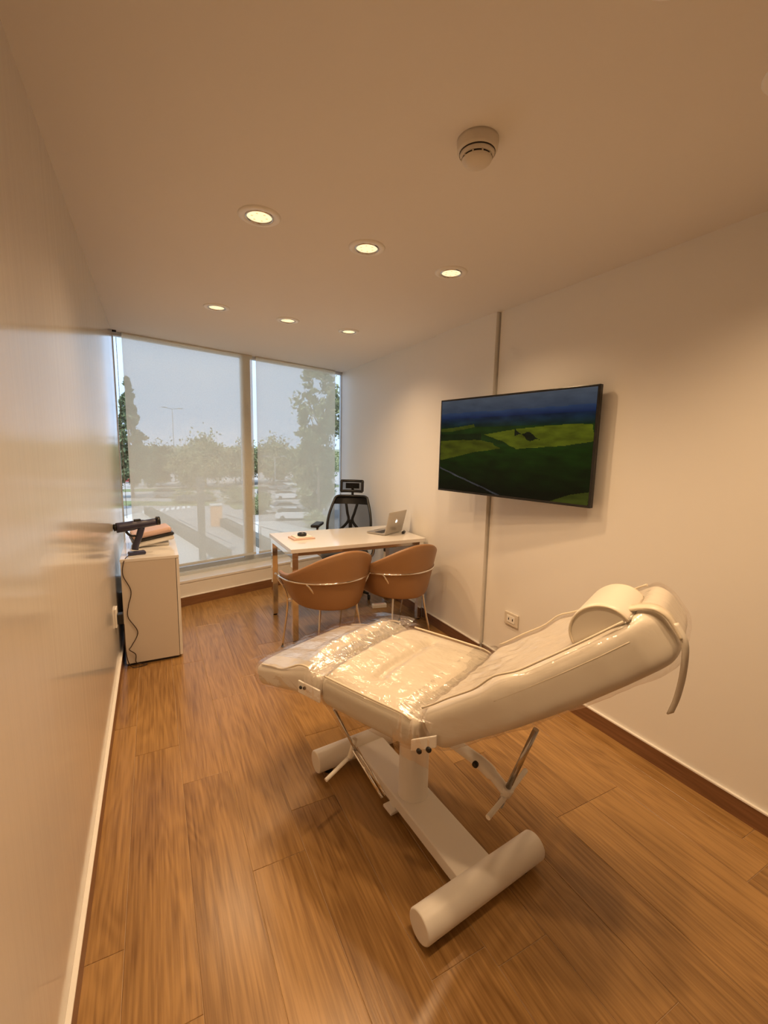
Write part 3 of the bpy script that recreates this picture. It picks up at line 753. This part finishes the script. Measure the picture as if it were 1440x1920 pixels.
# seat section: s from -.232 to .19
def seat_top(u, y):
    w_ = .016*(1-abs(y)**2.2)                                  # crown
    w_ -= .018*g(u, .19, .022)*(1 if abs(y) < .55 else max(0, 1-(abs(y)-.55)/.2))      # cross crease
    ins = 1/(1+math.exp((abs(y)-.55)*22))
    w_ += (.0065*math.sin(y*44+6*u+3*mn.noise(Vector((y*4, u*7, 0))))*g(u, .10, .08)+.0065*math.sin(y*47-9*u+3*mn.noise(Vector((y*4, u*7, 5))))*g(u, .32, .08))*(1/(1+math.exp((abs(y-.12)-.55)*18)))
    w_ -= .010*g(abs(y), .57, .06)*g(u, .22, .16)
    w_ -= .016*g(u, .44, .04)
    return w_
n0, up0 = d2(0)
SO = (-.236, 0, .660)
seat_args = dict(L=.436, th=.140, hwf=lambda u: .314+.004*math.sin(u*7), topf=seat_top, e=4.6, rend=.04)
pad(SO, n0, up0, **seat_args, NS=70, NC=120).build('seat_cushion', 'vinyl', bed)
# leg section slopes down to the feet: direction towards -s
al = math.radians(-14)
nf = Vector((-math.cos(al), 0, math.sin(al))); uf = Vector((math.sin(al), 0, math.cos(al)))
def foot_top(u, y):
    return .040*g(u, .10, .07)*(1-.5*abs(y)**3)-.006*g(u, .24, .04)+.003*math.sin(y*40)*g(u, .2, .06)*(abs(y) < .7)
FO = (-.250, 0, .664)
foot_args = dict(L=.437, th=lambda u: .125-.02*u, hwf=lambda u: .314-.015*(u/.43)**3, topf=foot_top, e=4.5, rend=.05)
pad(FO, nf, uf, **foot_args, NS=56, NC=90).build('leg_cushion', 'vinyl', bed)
# back section
be = math.radians(37.2)
nb_, ub = d2(be)
BO = (.196, 0, .672)
BW = [(0, .314), (.12, .318), (.30, .322), (.40, .308), (.50, .285), (.60, .252), (.68, .214), (.74, .165)]
def back_top(u, y):
    w_ = .018*abs(y)**4-.018*(1-abs(y)**2)*g(u, .25, .25)
    w_ += .006*math.sin(u*38+y*9)*g(y, .45, .4)*g(u, .25, .2)+.005*math.sin(y*30+u*22+2*mn.noise(Vector((u*9, y*3, 2))))*g(u, .16, .16)*(1-abs(y)**3)+.012*g(u, .33, .05)*g(abs(y), .92, .12)
    return w_
bh = lambda u: interp(BW, u)
back_args = dict(L=.742, th=lambda u: .145-.02*max(0, u-.5), hwf=bh, topf=back_top, e=4.6, rend=.045)
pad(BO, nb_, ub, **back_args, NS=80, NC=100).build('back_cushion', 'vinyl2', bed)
# piping along the edges
def edge_line(o, n, up, L, hwf, topf, yf=.93, zoff=-.006, n_=40, u0=.02, u1=None, sgn=-1):
    P = []; u1 = u1 or L-.02
    for i in range(n_+1):
        u = u0+(u1-u0)*i/n_; P.append(Vector(o)+Vector(n)*u+Vector((0, 1, 0))*sgn*hwf(u)*yf+Vector(up)*(zoff+topf(u, yf)))
    return P
for sg in (-1, 1):
    MB().tube(edge_line(BO, nb_, ub, .742, bh, back_top, .95, -.008, sgn=sg, u0=.03, u1=.68), .0032, 8).build('edge_piping', 'piping', bed)
    MB().tube(edge_line(SO, n0, up0, .436, seat_args['hwf'], seat_top, .965, -.010, sgn=sg), .004, 8).build('edge_piping', 'piping', bed)
    MB().tube(edge_line(FO, nf, uf, .437, foot_args['hwf'], foot_top, .955, -.012, sgn=sg, u0=.05, u1=.38), .004, 8).build('edge_piping', 'piping', bed)
# rounded seam on the side of the back cushion (head part)
for sg in (-1,):
    P = edge_line(BO, nb_, ub, .742, bh, lambda u, y: 0, .99, -.04, sgn=sg, u0=.30, u1=.67); MB().tube(P, .0025, 6).build('side_seam', 'piping', bed)

# clear plastic wrap, loosely over everything
wrap = MB()
def film(o, n, up, args, off, amp, NS, NC):
    a = dict(args); m = pad(o, n, up, **a, NS=NS, NC=NC, off=off, noise_amp=amp); wrap.add(m.v, m.f, True)
film(SO, n0, up0, seat_args, .007, .006, 60, 90)
film(FO, nf, uf, foot_args, .010, .010, 60, 90)
film(BO, nb_, ub, back_args, .008, .007, 90, 90)
# bridges of film hanging over both hinges
for s0, s1, zt, zb in ((-.295, -.20, .668, .50), (.13, .27, .674, .515)):
    rows = []
    for i in range(25):
        s_ = s0+(s1-s0)*i/24; row = []
        for j in range(61):
            a = -1+2*j/60
            if abs(a) < .62: y = a/.62*.322; z = zt-.012*math.sin(PI*i/24)
            else: y = math.copysign(.324+.012*math.sin((abs(a)-.62)*9), a); z = zt-(abs(a)-.62)/.38*(zt-zb)
            z += .004*mn.noise(Vector((s_*40, y*9, 2))); y += .008*mn.noise(Vector((s_*45, z*12, 7)))
            row.append((s_, y, z))
        rows.append(row)
    wrap.grid(rows, True)
# film drawn out at the far side of the foot end
rows = []
for i in range(21):
    t_ = i/20; row = []
    for j in range(13):
        q = j/12; s_ = -.24-.46*q; z = .675-.12*q**1.3; y = -.30+.64*t_
        row.append((s_-.01*math.sin(t_*25), y, z+.02*math.sin(PI*q)+.010*mn.noise(Vector((s_*8, y*26, 1)))))
    rows.append(row)
wrap.grid(rows, True)
wrap.build('plastic_wrap', 'film', bed, fixn=False)

# head bolster and strap (strapped to the head of the bed)
def bp(u, y, h): return Vector(BO)+nb_*u+Vector((0, 1, 0))*y+ub*h
bol = MB(); rows = []
prof = [(math.cos(PI*k/24), math.sin(PI*k/24)) for k in range(25)]
PU, PH, PR = .612, .0, .082
for i in range(29):
    q = i/28; y = -.195+.235*q; e_ = min(q, 1-q)*.235; k = 1 if e_ > .012 else math.sqrt(max(0.02, 1-((.012-e_)/.012)**2)); k = .93+.07*k
    rows.append([bp(PU-c*PR*k, y, PH+s_*.074*k) for c, s_ in prof])
bol.grid(rows, True)
bol.add(rows[0], [tuple(range(25))]); bol.add(rows[-1], [tuple(range(25))])
bol.grid([[rows[i][0], rows[i][24]] for i in range(29)])
piw = thing('bolster_pillow', 'half round cream pillow strapped to the head of the treatment bed', 'pillow', (.90, 1.40, 0), BA)
bol.build('cushion', 'vinyl2', piw)
for i_ in (0, 28):
    MB().tube([p+Vector((0, -.002 if i_ == 0 else .002, 0)) for p in rows[i_]], .0035, 6).build('edge_piping', 'piping', piw)
def ribbon(path, wdir, w_, th=.003):
    m = MB(); n = len(path); vs = []
    fs = []
    for i, p in enumerate(path):
        p = Vector(p); t = (Vector(path[min(i+1, n-1)])-Vector(path[max(0, i-1)])).normalized(); wv = Vector(wdir)
        nn = t.cross(wv).normalized()*th
        vs += [p-wv*w_/2-nn, p+wv*w_/2-nn, p+wv*w_/2+nn, p-wv*w_/2+nn]
    for i in range(n-1):
        for k in range(4): fs.append((4*i+k, 4*i+(k+1) % 4, 4*i+4+(k+1) % 4, 4*i+4+k))
    fs += [(0, 1, 2, 3), (4*n-1, 4*n-2, 4*n-3, 4*n-4)]
    return m.add(vs, fs, True)
sy = -.125
sp = spline([bp(.668, sy, .026), bp(.69, sy, .017), bp(.715, sy, .010), bp(.742, sy, -.004), bp(.757, sy, -.03), bp(.758, sy, -.06), bp(.757, sy-.004, -.09)], 6)
MB().bm(bmesh.new()) 
ribbon(sp, (0, 1, 0), .046).build('strap', 'piping', piw)
e0 = sp[-1]
tail = spline([sp[-9]+Vector((.006, -.012, 0)), e0+Vector((.008, -.014, -.01)), e0+Vector((.012, -.016, -.08)), e0+Vector((.006, -.014, -.15)), e0+Vector((-.004, -.02, -.195))], 6)
ribbon(tail, (.6, .6, .2), .020, .002).build('strap_tail', 'vinyl2', piw)
MB().tube([bp(.668, sy-.026, .028), bp(.668, sy+.026, .028)], .006, 8).build('strap_buckle', 'piping', piw)

# metal under the cushions
MB().box((-.20, -.20, .485), (.17, .20, .515), .004).build('seat_frame', 'powder', bed)
for sg in (-1, 1):
    m = MB().box((.200, sg*.329-.004, .552), (.290, sg*.329+.004, .592), .003)
    m.xf(lambda v: Vector((v.x, v.y, v.z+(v.x-.17)*.6-.015)))
    hp = m.build('hinge_plate', 'powder', bed)
    for s_, z_ in ((.233, .573), (.267, .594)):
        MB().lathe([(0, -.0045), (.0085, -.004), (.0095, 0), (.0085, .004), (0, .0045)], 12, (s_, sg*.334, z_), 'y').build('bolt', 'black', hp)
    m = MB().box((-.34, sg*.322-.004, .55), (-.22, sg*.322+.004, .60), .003).build('hinge_plate', 'powder', bed)
    for s_, z_ in ((-.322, .577), (-.300, .582)):
        MB().lathe([(0, -.0045), (.006, -.004), (.007, 0), (.006, .004), (0, .0045)], 12, (s_, sg*.327, z_), 'y').build('bolt', 'black', m)
# lifting arm and gas spring of the back section (t around -.1)
ty = -.10
arm = MB().tube(spline([(.06, ty, .495), (.20, ty, .475), (.327, ty, .447), (.385, ty, .42), (.432, ty, .385)], 5), [.020]*10+[.022]*5+[.018]*5+[.013], 8)
arm.build('lifting_arm', 'powder', bed)
MB().lathe([(0, -.030), (.010, -.029), (.011, -.016), (.010, -.015), (0, -.015)], 12, (.327, ty, .447), 'y').build('pivot_bolt', 'black', bed)
MB().tube([(.512, ty, .645), (.432, ty, .391)], .0095, 12).build('gas_spring', 'steel', bed)
MB().tube([(.432, ty, .391), (.412, ty, .325)], .012, 12).build('gas_spring', 'steel', bed)
MB().tube([(.438, ty, .405), (.428, ty, .378)], .019, 12).build('spring_clamp', 'powder', bed)
MB().tube([(.420, -.215, .365), (.432, ty, .372), (.445, .04, .385)], .0085, 10).build('release_bar', 'powder', bed)
# leg section strut and release handle (t around -.25)
ty = -.25
MB().tube([(-.215, ty, .49), (-.10, ty, .368)], .0055, 10).build('strut', 'steel', bed)
for dy in (-.008, .010): MB().tube([(-.108, ty+dy, .372), (.035, ty+dy, .250)], .005, 10).build('slide_rod', 'chrome', bed)
MB().tube(spline([(-.115, ty+.01, .405), (-.125, ty, .345), (-.128, ty-.005, .33)], 4), .010, 8).build('release_lever', 'powder', bed)
MB().tube([(-.128, ty+.02, .336), (-.140, ty-.12, .300)], .0075, 10).build('release_lever', 'powder', bed)
MB().tube([(-.215, -.25, .49), (-.215, .25, .49)], .010, 8).build('cross_tube', 'powder', bed)

# base
def tubeend(m, a, b, r, seg=36):
    a = Vector(a); b = Vector(b); t = (b-a).normalized(); e = .004
    return m.tube([a, a+t*.0001, a+t*e, b-t*e, b-t*.0001, b], [r-.006, r-.003, r, r, r-.003, r-.006], seg)
ra = math.radians(5.5); R = .050; zc = .066
for nm, (cx, cy) in (('front', (.917, .978)), ('rear', (.868, 1.795))):
    dv = Vector((math.cos(ra), math.sin(ra), 0))*.268
    a = Vector((cx, cy, zc))-dv; b = Vector((cx, cy, zc))+dv
    o = tubeend(MB(), wl(a), wl(b), R).build('foot_tube', 'powder', bed)
    for p in (a.lerp(b, .12), a.lerp(b, .88)):
        MB().lathe([(0, 0), (.022, 0), (.020, .024), (0, .024)], 14, wl((p.x, p.y, 0))).build('rubber_foot', 'rubber', o)
ax = Vector((.868-.917, 1.795-.978, 0)).normalized(); px = Vector((ax.y, -ax.x, 0))
c0 = Vector((.917, .978, 0)); c1 = Vector((.868, 1.795, 0)); hb = .076
q = [c0-px*hb, c0+px*hb, c1+px*hb, c1-px*hb]; q = [wl(p) for p in q]
bmq = MB().prism([(p.x, p.y) for p in q], .042, .092); ob = bmq.build('base_beam', 'powder', bed)
md = ob.modifiers.new('bevel', 'BEVEL'); md.width = .006; md.segments = 3
cc = wl((.897, 1.395, 0))
MB().lathe([(0.0, .09), (.064, .09), (.064, .096), (.061, .098), (.061, .46), (0, .46)], 40, (cc.x, cc.y, 0)).build('column', 'powder', bed)
MB().box((cc.x-.072, cc.y-.072, .42), (cc.x+.072, cc.y+.072, .487), .006).build('column_head', 'powder', bed)
MB().box((-.035, -.03, .020), (.035, .03, .032), .003).xf(lambda v: wl(Matrix.Rotation(ra, 3, 'Z') @ v+Vector((.825, 1.425, 0)))).build('foot_pedal', 'powder', bed)
MB().box((-.01, -.02, .030), (.06, .02, .045), .003).xf(lambda v: wl(Matrix.Rotation(ra, 3, 'Z') @ v+Vector((.825, 1.425, 0)))).build('pedal_arm', 'powder', bed)
#OUTDOORS#
# ------------------------------------------------------------------ outdoors, seven metres below the room
GZ = -7.0
gr = MB().add([(-600, 6, GZ-.05), (900, 6, GZ-.05), (900, 1500, GZ-.05), (-600, 1500, GZ-.05)], [(0, 1, 2, 3)]).build('ground', 'field'); struct(gr)
def slab(name, poly, mt, z0=GZ-.04, z1=GZ, kind=True):
    o = MB().prism(poly, z0, z1).build(name, mt)
    if kind: struct(o)
    return o
slab('trim_parking_lot', [(-60, 6.5), (95, 6.5), (95, 150), (-60, 150)], 'asphalt')
slab('trim_grass_verge', [(-50, 90), (90, 92), (90, 97), (-50, 95)], 'grass', GZ, GZ+.06)
slab('trim_grass_island', [(-6, 71), (7.5, 66.5), (8.5, 70), (-5, 76)], 'grass', GZ, GZ+.08)
slab('trim_kerb_island', [(9.5, 62), (17, 60), (17, 66.5), (9.5, 68.5)], 'grass', GZ, GZ+.08)
slab('trim_pavement', [(-12, 40), (-2.2, 61.5), (-1.0, 61.5), (5.2, 33), (9, 30), (14, 8), (-12, 8)], 'kerb', GZ, GZ+.12)
slab('trim_lawn', [(6.5, 50.5), (8.3, 41), (12, 38), (16, 39), (12, 50)], 'kerb', GZ, GZ+.10)
# crosswalk
cwk = thing('crosswalk', 'row of white crosswalk stripes across the road outside', 'crosswalk', (1.1, 64.6, GZ))
for i in range(9):
    x = -2.7+i*.68; y = -1.5+.42*i
    MB().prism([(x, y-1.3), (x+.36, y-1.25), (x+.56, y+1.25), (x+.20, y+1.2)], .002, .012).build('stripe', 'roadpaint', cwk)
# ramp walls and railings
def wallrun(name, label, a, b, h, th=.3, mt='concrete'):
    a = Vector(a); b = Vector(b); n = (b-a).normalized(); n = Vector((-n.y, n.x))*th/2
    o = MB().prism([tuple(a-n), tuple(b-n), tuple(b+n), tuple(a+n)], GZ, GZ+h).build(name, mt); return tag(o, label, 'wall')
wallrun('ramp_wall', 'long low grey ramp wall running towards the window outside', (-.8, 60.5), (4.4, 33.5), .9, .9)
wallrun('ramp_wall', 'low grey wall on the right side of the ramp outside', (6.4, 49.5), (8.6, 33), .8, .8)
def railing(label, a, b, n):
    a = Vector((*a, GZ)); b = Vector((*b, GZ)); t = thing('railing', label, 'railing', a)
    d_ = b-a
    for zz in (1.05, .15): MB().tube([(0, 0, zz+.1), tuple(d_+Vector((0, 0, zz+.1)))], .035, 6).build('rail', 'railgrey', t)
    for i in range(n+1):
        p = d_*i/n; MB().tube([(p.x, p.y, 0), (p.x, p.y, 1.12)], .03, 6).build('post', 'railgrey', t)
    return t
railing('metal ramp railing left of the mullion, behind the tall concrete post', (2.0, 48), (5.0, 34.5), 8)
railing('short metal railing right beside the mullion, behind the cream pillar', (6.8, 49.5), (8.6, 42), 4)
railing('metal railing low behind the right blind, left of the desk', (8.6, 41), (10.6, 35), 4)
# concrete post with canopy beam
pt = thing('concrete_post', 'tall square concrete post with a cross beam outside the window', 'post', (2.95, 34.4, GZ), .15)
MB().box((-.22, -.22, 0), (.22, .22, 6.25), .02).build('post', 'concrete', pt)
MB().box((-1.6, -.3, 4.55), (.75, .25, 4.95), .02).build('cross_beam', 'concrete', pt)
pl = thing('cream_pillar', 'short cream orange pillar beside the ramp outside', 'pillar', (5.75, 49.6, GZ))
MB().box((-.55, -.5, 0), (.55, .5, 2.2), .03).build('body', 'orange', pl)
MB().box((-.62, -.57, 2.2), (.62, .57, 2.36), .03).build('cap', 'kerb', pl)
# lamp posts
def lamp_post(x, y, h, label):
    t = thing('street_lamp', label, 'street lamp', (x, y, GZ), .35)
    MB().tube([(0, 0, 0), (0, 0, h)], [.12, .07], 8).build('pole', 'railgrey', t)
    for s_ in (-1, 1):
        MB().tube([(0, 0, h-.1), (s_*1.6, 0, h+.15)], .05, 6).build('arm', 'railgrey', t)
        MB().box((s_*1.9-.55, -.2, h+.1), (s_*1.9+.55, .2, h+.28), .04).build('lamp_head', 'railgrey', t)
    return t
lamp_post(4.6, 118, 17.0, 'tall double headed street lamp rising above the far trees on the left')
lamp_post(5.1, 96.0, 6.4, 'low street lamp in front of the middle trees')
lamp_post(20.5, 84.0, 6.6, 'low street lamp seen through the right blind')
# cars
def car(x, y, rz, paint, label, L=4.4, Wd=1.78, Hh=1.45):
    t = thing('car', label, 'car', (x, y, GZ), rz, 'parked cars outside')
    body = [(-.5, .30), (-.49, .55), (-.46, .66), (-.30, .72), (.26, .70), (.44, .62), (.49, .50), (.5, .30), (.46, .2), (-.46, .2)]
    cab = [(-.44, .66), (-.30, 1.0), (-.18, 1.0+.0), (.06, .99), (.26, .69)]
    def loft(prof, ins, wtop, zmin):
        m = MB(); n = len(prof); rows = []
        for yy, k in ((-1, .93), (-.97, 1.), (.97, 1.), (1, .93)):
            rows.append([(px*L*k, yy*Wd/2*(1-(1-wtop)*max(0, (pz-.66))/.34), (zmin+(pz-zmin)*1.0)*Hh) for px, pz in prof])
        m.grid(rows, False, True); m.add(rows[0], [tuple(range(n))]); m.add(rows[-1], [tuple(range(n-1, -1, -1))]); return m
    loft(body, 0, 1, .2).build('body', 'car_'+paint, t)
    loft(cab, 0, .78, .2).build('windows', 'carglass', t)
    MB().prism([(-.30*L, -.62), (.07*L, -.60), (.07*L, .60), (-.30*L, .62)], Hh*.985, Hh*1.02).build('roof', 'car_'+paint, t)
    for sx in (-.31, .31):
        for sy in (-1, 1):
            w_ = MB().lathe([(0, -.1), (.30, -.1), (.32, -.06), (.32, .06), (.30, .1), (0, .1)], 14, (sx*L, sy*(Wd/2-.1), .32), 'y').build('wheel', 'tyre', t)
    return t
car(1.9, 79.5, -.10, 'grey', 'grey car driving past the grass island, left of the concrete post')
car(14.6, 50.8, -.25, 'white', 'nearest white car, lowest behind the right blind')
car(15.4, 56.8, .05, 'silver', 'silver car parked just behind the nearest white one')
car(19.6, 72.0, -.05, 'white', 'white car in the second row, above the nearest two')
car(25.2, 94, .1, 'white', 'small far white car at the left of the right blind')
car(31.8, 103, .0, 'silver', 'small far silver car below the right hand tree')
car(22.5, 88, .2, 'grey', 'grey car half hidden between the far white ones')
car(17.4, 79.5, 1.2, 'dark', 'dark car beside the mullion in the second row')
car(-5.4, 112, .15, 'red', 'red car glimpsed through the left gap beside the blind')
car(12.6, 82.0, .05, 'dark', 'dark car partly behind the mullion')
car(19.6, 41.5, -.2, 'white', 'white car behind the armrest of the swivel chair')
# trees and shrubs
def tree(name, label, x, y, h, rad, trunk, leaf, n, lsize, shape='round', crown0=.35, sparse=0., cat='tree', grp='trees outside the window', seed=1):
    rnd = random.Random(seed); t = thing(name, label, cat, (x, y, GZ), rnd.random()*6, grp)
    if trunk > 0:
        m = MB(); top = h*(.8 if shape != 'cone' else .95)
        m.tube(spline([(0, 0, 0), (.02*h*rnd.uniform(-1, 1), .01*h, top*.4), (.03*h*rnd.uniform(-1, 1), 0, top)], 4), [trunk*(1-.8*i/8) for i in range(9)], 7)
        if shape != 'cone':
            for k in range(9):
                a = rnd.random()*6.28; z0 = h*rnd.uniform(crown0*.8, .65); rr = rad*rnd.uniform(.5, .85)
                m.tube([(0, 0, z0), (rr*.5*math.cos(a), rr*.5*math.sin(a), z0+h*.08), (rr*math.cos(a), rr*math.sin(a), z0+h*.2)], [trunk*.35, trunk*.22, trunk*.08], 5)
        m.build('trunk', 'bark', t)
    # clumps of leaves
    cl = []
    for k in range({'loose': 90, 'cone': 110}.get(shape, 42)):
        a = rnd.random()*6.28; q = rnd.random()
        if shape == 'cone':
            z = crown0*h+(h-crown0*h)*q; rr = rad*(1-q)**.8*math.sqrt(rnd.random()); cr_ = rad*.30*(1.1-q)+.1
        else:
            u = rnd.uniform(-1, 1); z = h*(crown0+1)/2+h*(1-crown0)/2*u; rr = rad*math.sqrt(max(0, 1-u*u))*math.sqrt(rnd.random()); cr_ = rad*(.38 if shape == 'round' else .17)*rnd.uniform(.7, 1.2)
        cl.append((rr*math.cos(a), rr*math.sin(a), z, cr_))
    v = np.empty((n*4, 3)); 
    for i in range(n):
        c = cl[rnd.randrange(len(cl))]
        d = Vector((rnd.gauss(0, 1), rnd.gauss(0, 1), rnd.gauss(0, 1)*(1+.5*math.sin(c[0]*9))))*c[3]*(.45 if shape != 'loose' else .62)
        p = Vector(c[:3])+d; a = Vector((rnd.gauss(0, 1), rnd.gauss(0, 1), rnd.gauss(0, 1))).normalized(); b = a.cross(Vector((rnd.gauss(0, 1), rnd.gauss(0, 1), rnd.gauss(0, 1)))).normalized()
        s = lsize*rnd.uniform(.6, 1.3); p.z = max(p.z, .05)
        v[4*i] = p-a*s; v[4*i+1] = p-b*s*.5; v[4*i+2] = p+a*s; v[4*i+3] = p+b*s*.5
    me = bpy.data.meshes.new('foliage'); me.from_pydata(v.tolist(), [], [(4*i, 4*i+1, 4*i+2, 4*i+3) for i in range(n)]); me.materials.append(MT[leaf])
    o = bpy.data.objects.new('foliage', me); COL.objects.link(o); o.parent = t; o['kind'] = 'stuff'
    return t
tree('conifer', 'tall narrow conifer at the left edge of the left blind', -3.0, 80, 18.5, 2.9, .22, 'leafB', 9000, .34, 'cone', .12, seed=3)
tree('conifer', 'slim dark conifer seen in the bright gap at the far left', -5.6, 66, 12.5, 1.3, .12, 'leafB', 5000, .22, 'cone', .1, seed=4)
tree('leafy_tree', 'broad round tree in the middle of the left blind', 9.4, 97, 8.6, 5.2, .22, 'leafA', 9000, .34, 'round', .32, seed=5)
tree('leafy_tree', 'low bushy tree just right of the street lamps', 6.0, 92, 6.6, 3.4, .16, 'leafA', 6000, .30, 'round', .3, seed=6)
tree('leafy_tree', 'bushy tree left of the low street lamp', 1.2, 101, 7.4, 4.0, .18, 'leafB', 6000, .32, 'round', .2, seed=7)
tree('leafy_tree', 'tree next to the mullion on its left side', 16.0, 101, 7.6, 3.8, .18, 'leafA', 6000, .32, 'round', .3, seed=8)
tree('leafy_tree', 'wide tree in the centre of the right blind', 25.0, 103, 8.4, 5.6, .2, 'leafA', 9000, .34, 'round', .25, seed=9)
tree('leafy_tree', 'tree at the left edge of the right blind', 19.5, 108, 7.4, 4.0, .18, 'leafC', 6000, .32, 'round', .28, seed=10)
tree('leafy_tree', 'tree peeking out left of the big loose one', 32.0, 96, 7.6, 4.4, .2, 'leafB', 7000, .32, 'round', .2, seed=11)
tree('big_loose_tree', 'big loose branched tree filling the right edge of the right blind', 15.9, 45.5, 17.3, 2.4, .2, 'leafA', 9000, .22, 'loose', .40, seed=12)
tree('big_loose_tree', 'dense lower tree under the big loose one', 17.2, 50.5, 9.6, 2.3, .2, 'leafA', 10000, .23, 'round', .12, seed=13)
for i, (x, y, h, r, lab) in enumerate([(3.9, 70.5, 1.5, 1.7, 'round clipped shrub left of the concrete post'), (10.6, 68, 1.9, 2.3, 'wide dark shrub left of the mullion'),
        (13.8, 64.5, 1.6, 1.5, 'shrub at the left edge of the right blind'), (-4.3, 59.5, 1.4, 1.0, 'small green shrub low in the bright left gap'), (7.3, 72.5, 1.2, 1.3, 'low shrub just behind the concrete post'),
        (15.2, 44.6, 1.5, 1.2, 'light shrub at the foot of the big loose tree'), (11.6, 57.0, 1.5, 1.3, 'shrub beside the nearest silver car')]):
    tree('shrub', lab, x, y, h, r, 0, 'leafC' if i in (3, 5) else 'leafA', 2600, .13, 'round', .0, cat='shrub', grp='shrubs in the parking lot', seed=30+i)
# distant belt of trees towards the horizon
rnd = random.Random(5); n = 30000; vs = []; fs = []
for i in range(n):
    y = 150+rnd.random()**1.6*350; x = y*rnd.uniform(-.16, .62); hh = (3.6+2.6*mn.noise(Vector((x*.03, y*.02, 0)))+1.2*mn.noise(Vector((x*.15, y*.05, 3))))
    s = rnd.uniform(.5, 1.2)*y/220; p = Vector((x, y, GZ+.2+rnd.random()*max(.8, hh)))
    a = Vector((rnd.gauss(0, 1), rnd.gauss(0, 1), rnd.gauss(0, 1))).normalized(); b = a.cross(Vector((rnd.gauss(0, 1), rnd.gauss(0, 1), 1))).normalized()
    vs += [p-a*s, p-b*s*.6, p+a*s, p+b*s*.6]; fs.append((4*i, 4*i+1, 4*i+2, 4*i+3))
me = bpy.data.meshes.new('tree_belt'); me.from_pydata(vs, [], fs); me.materials.append(MT['leafA'])
o = bpy.data.objects.new('tree_belt', me); COL.objects.link(o); tag(o, 'distant belt of trees along the horizon', 'trees', kind='stuff')
# far rise of fields at the horizon
P = [[(-300+i*60, 500+j*120, GZ-.05+5.2*math.sin(min(1, j/4)*PI/2)+1.2*mn.noise(Vector((i*.7, j*.8, 0)))) for j in range(9)] for i in range(21)]
struct(MB().grid(P).build('ground_far_rise', 'field'))
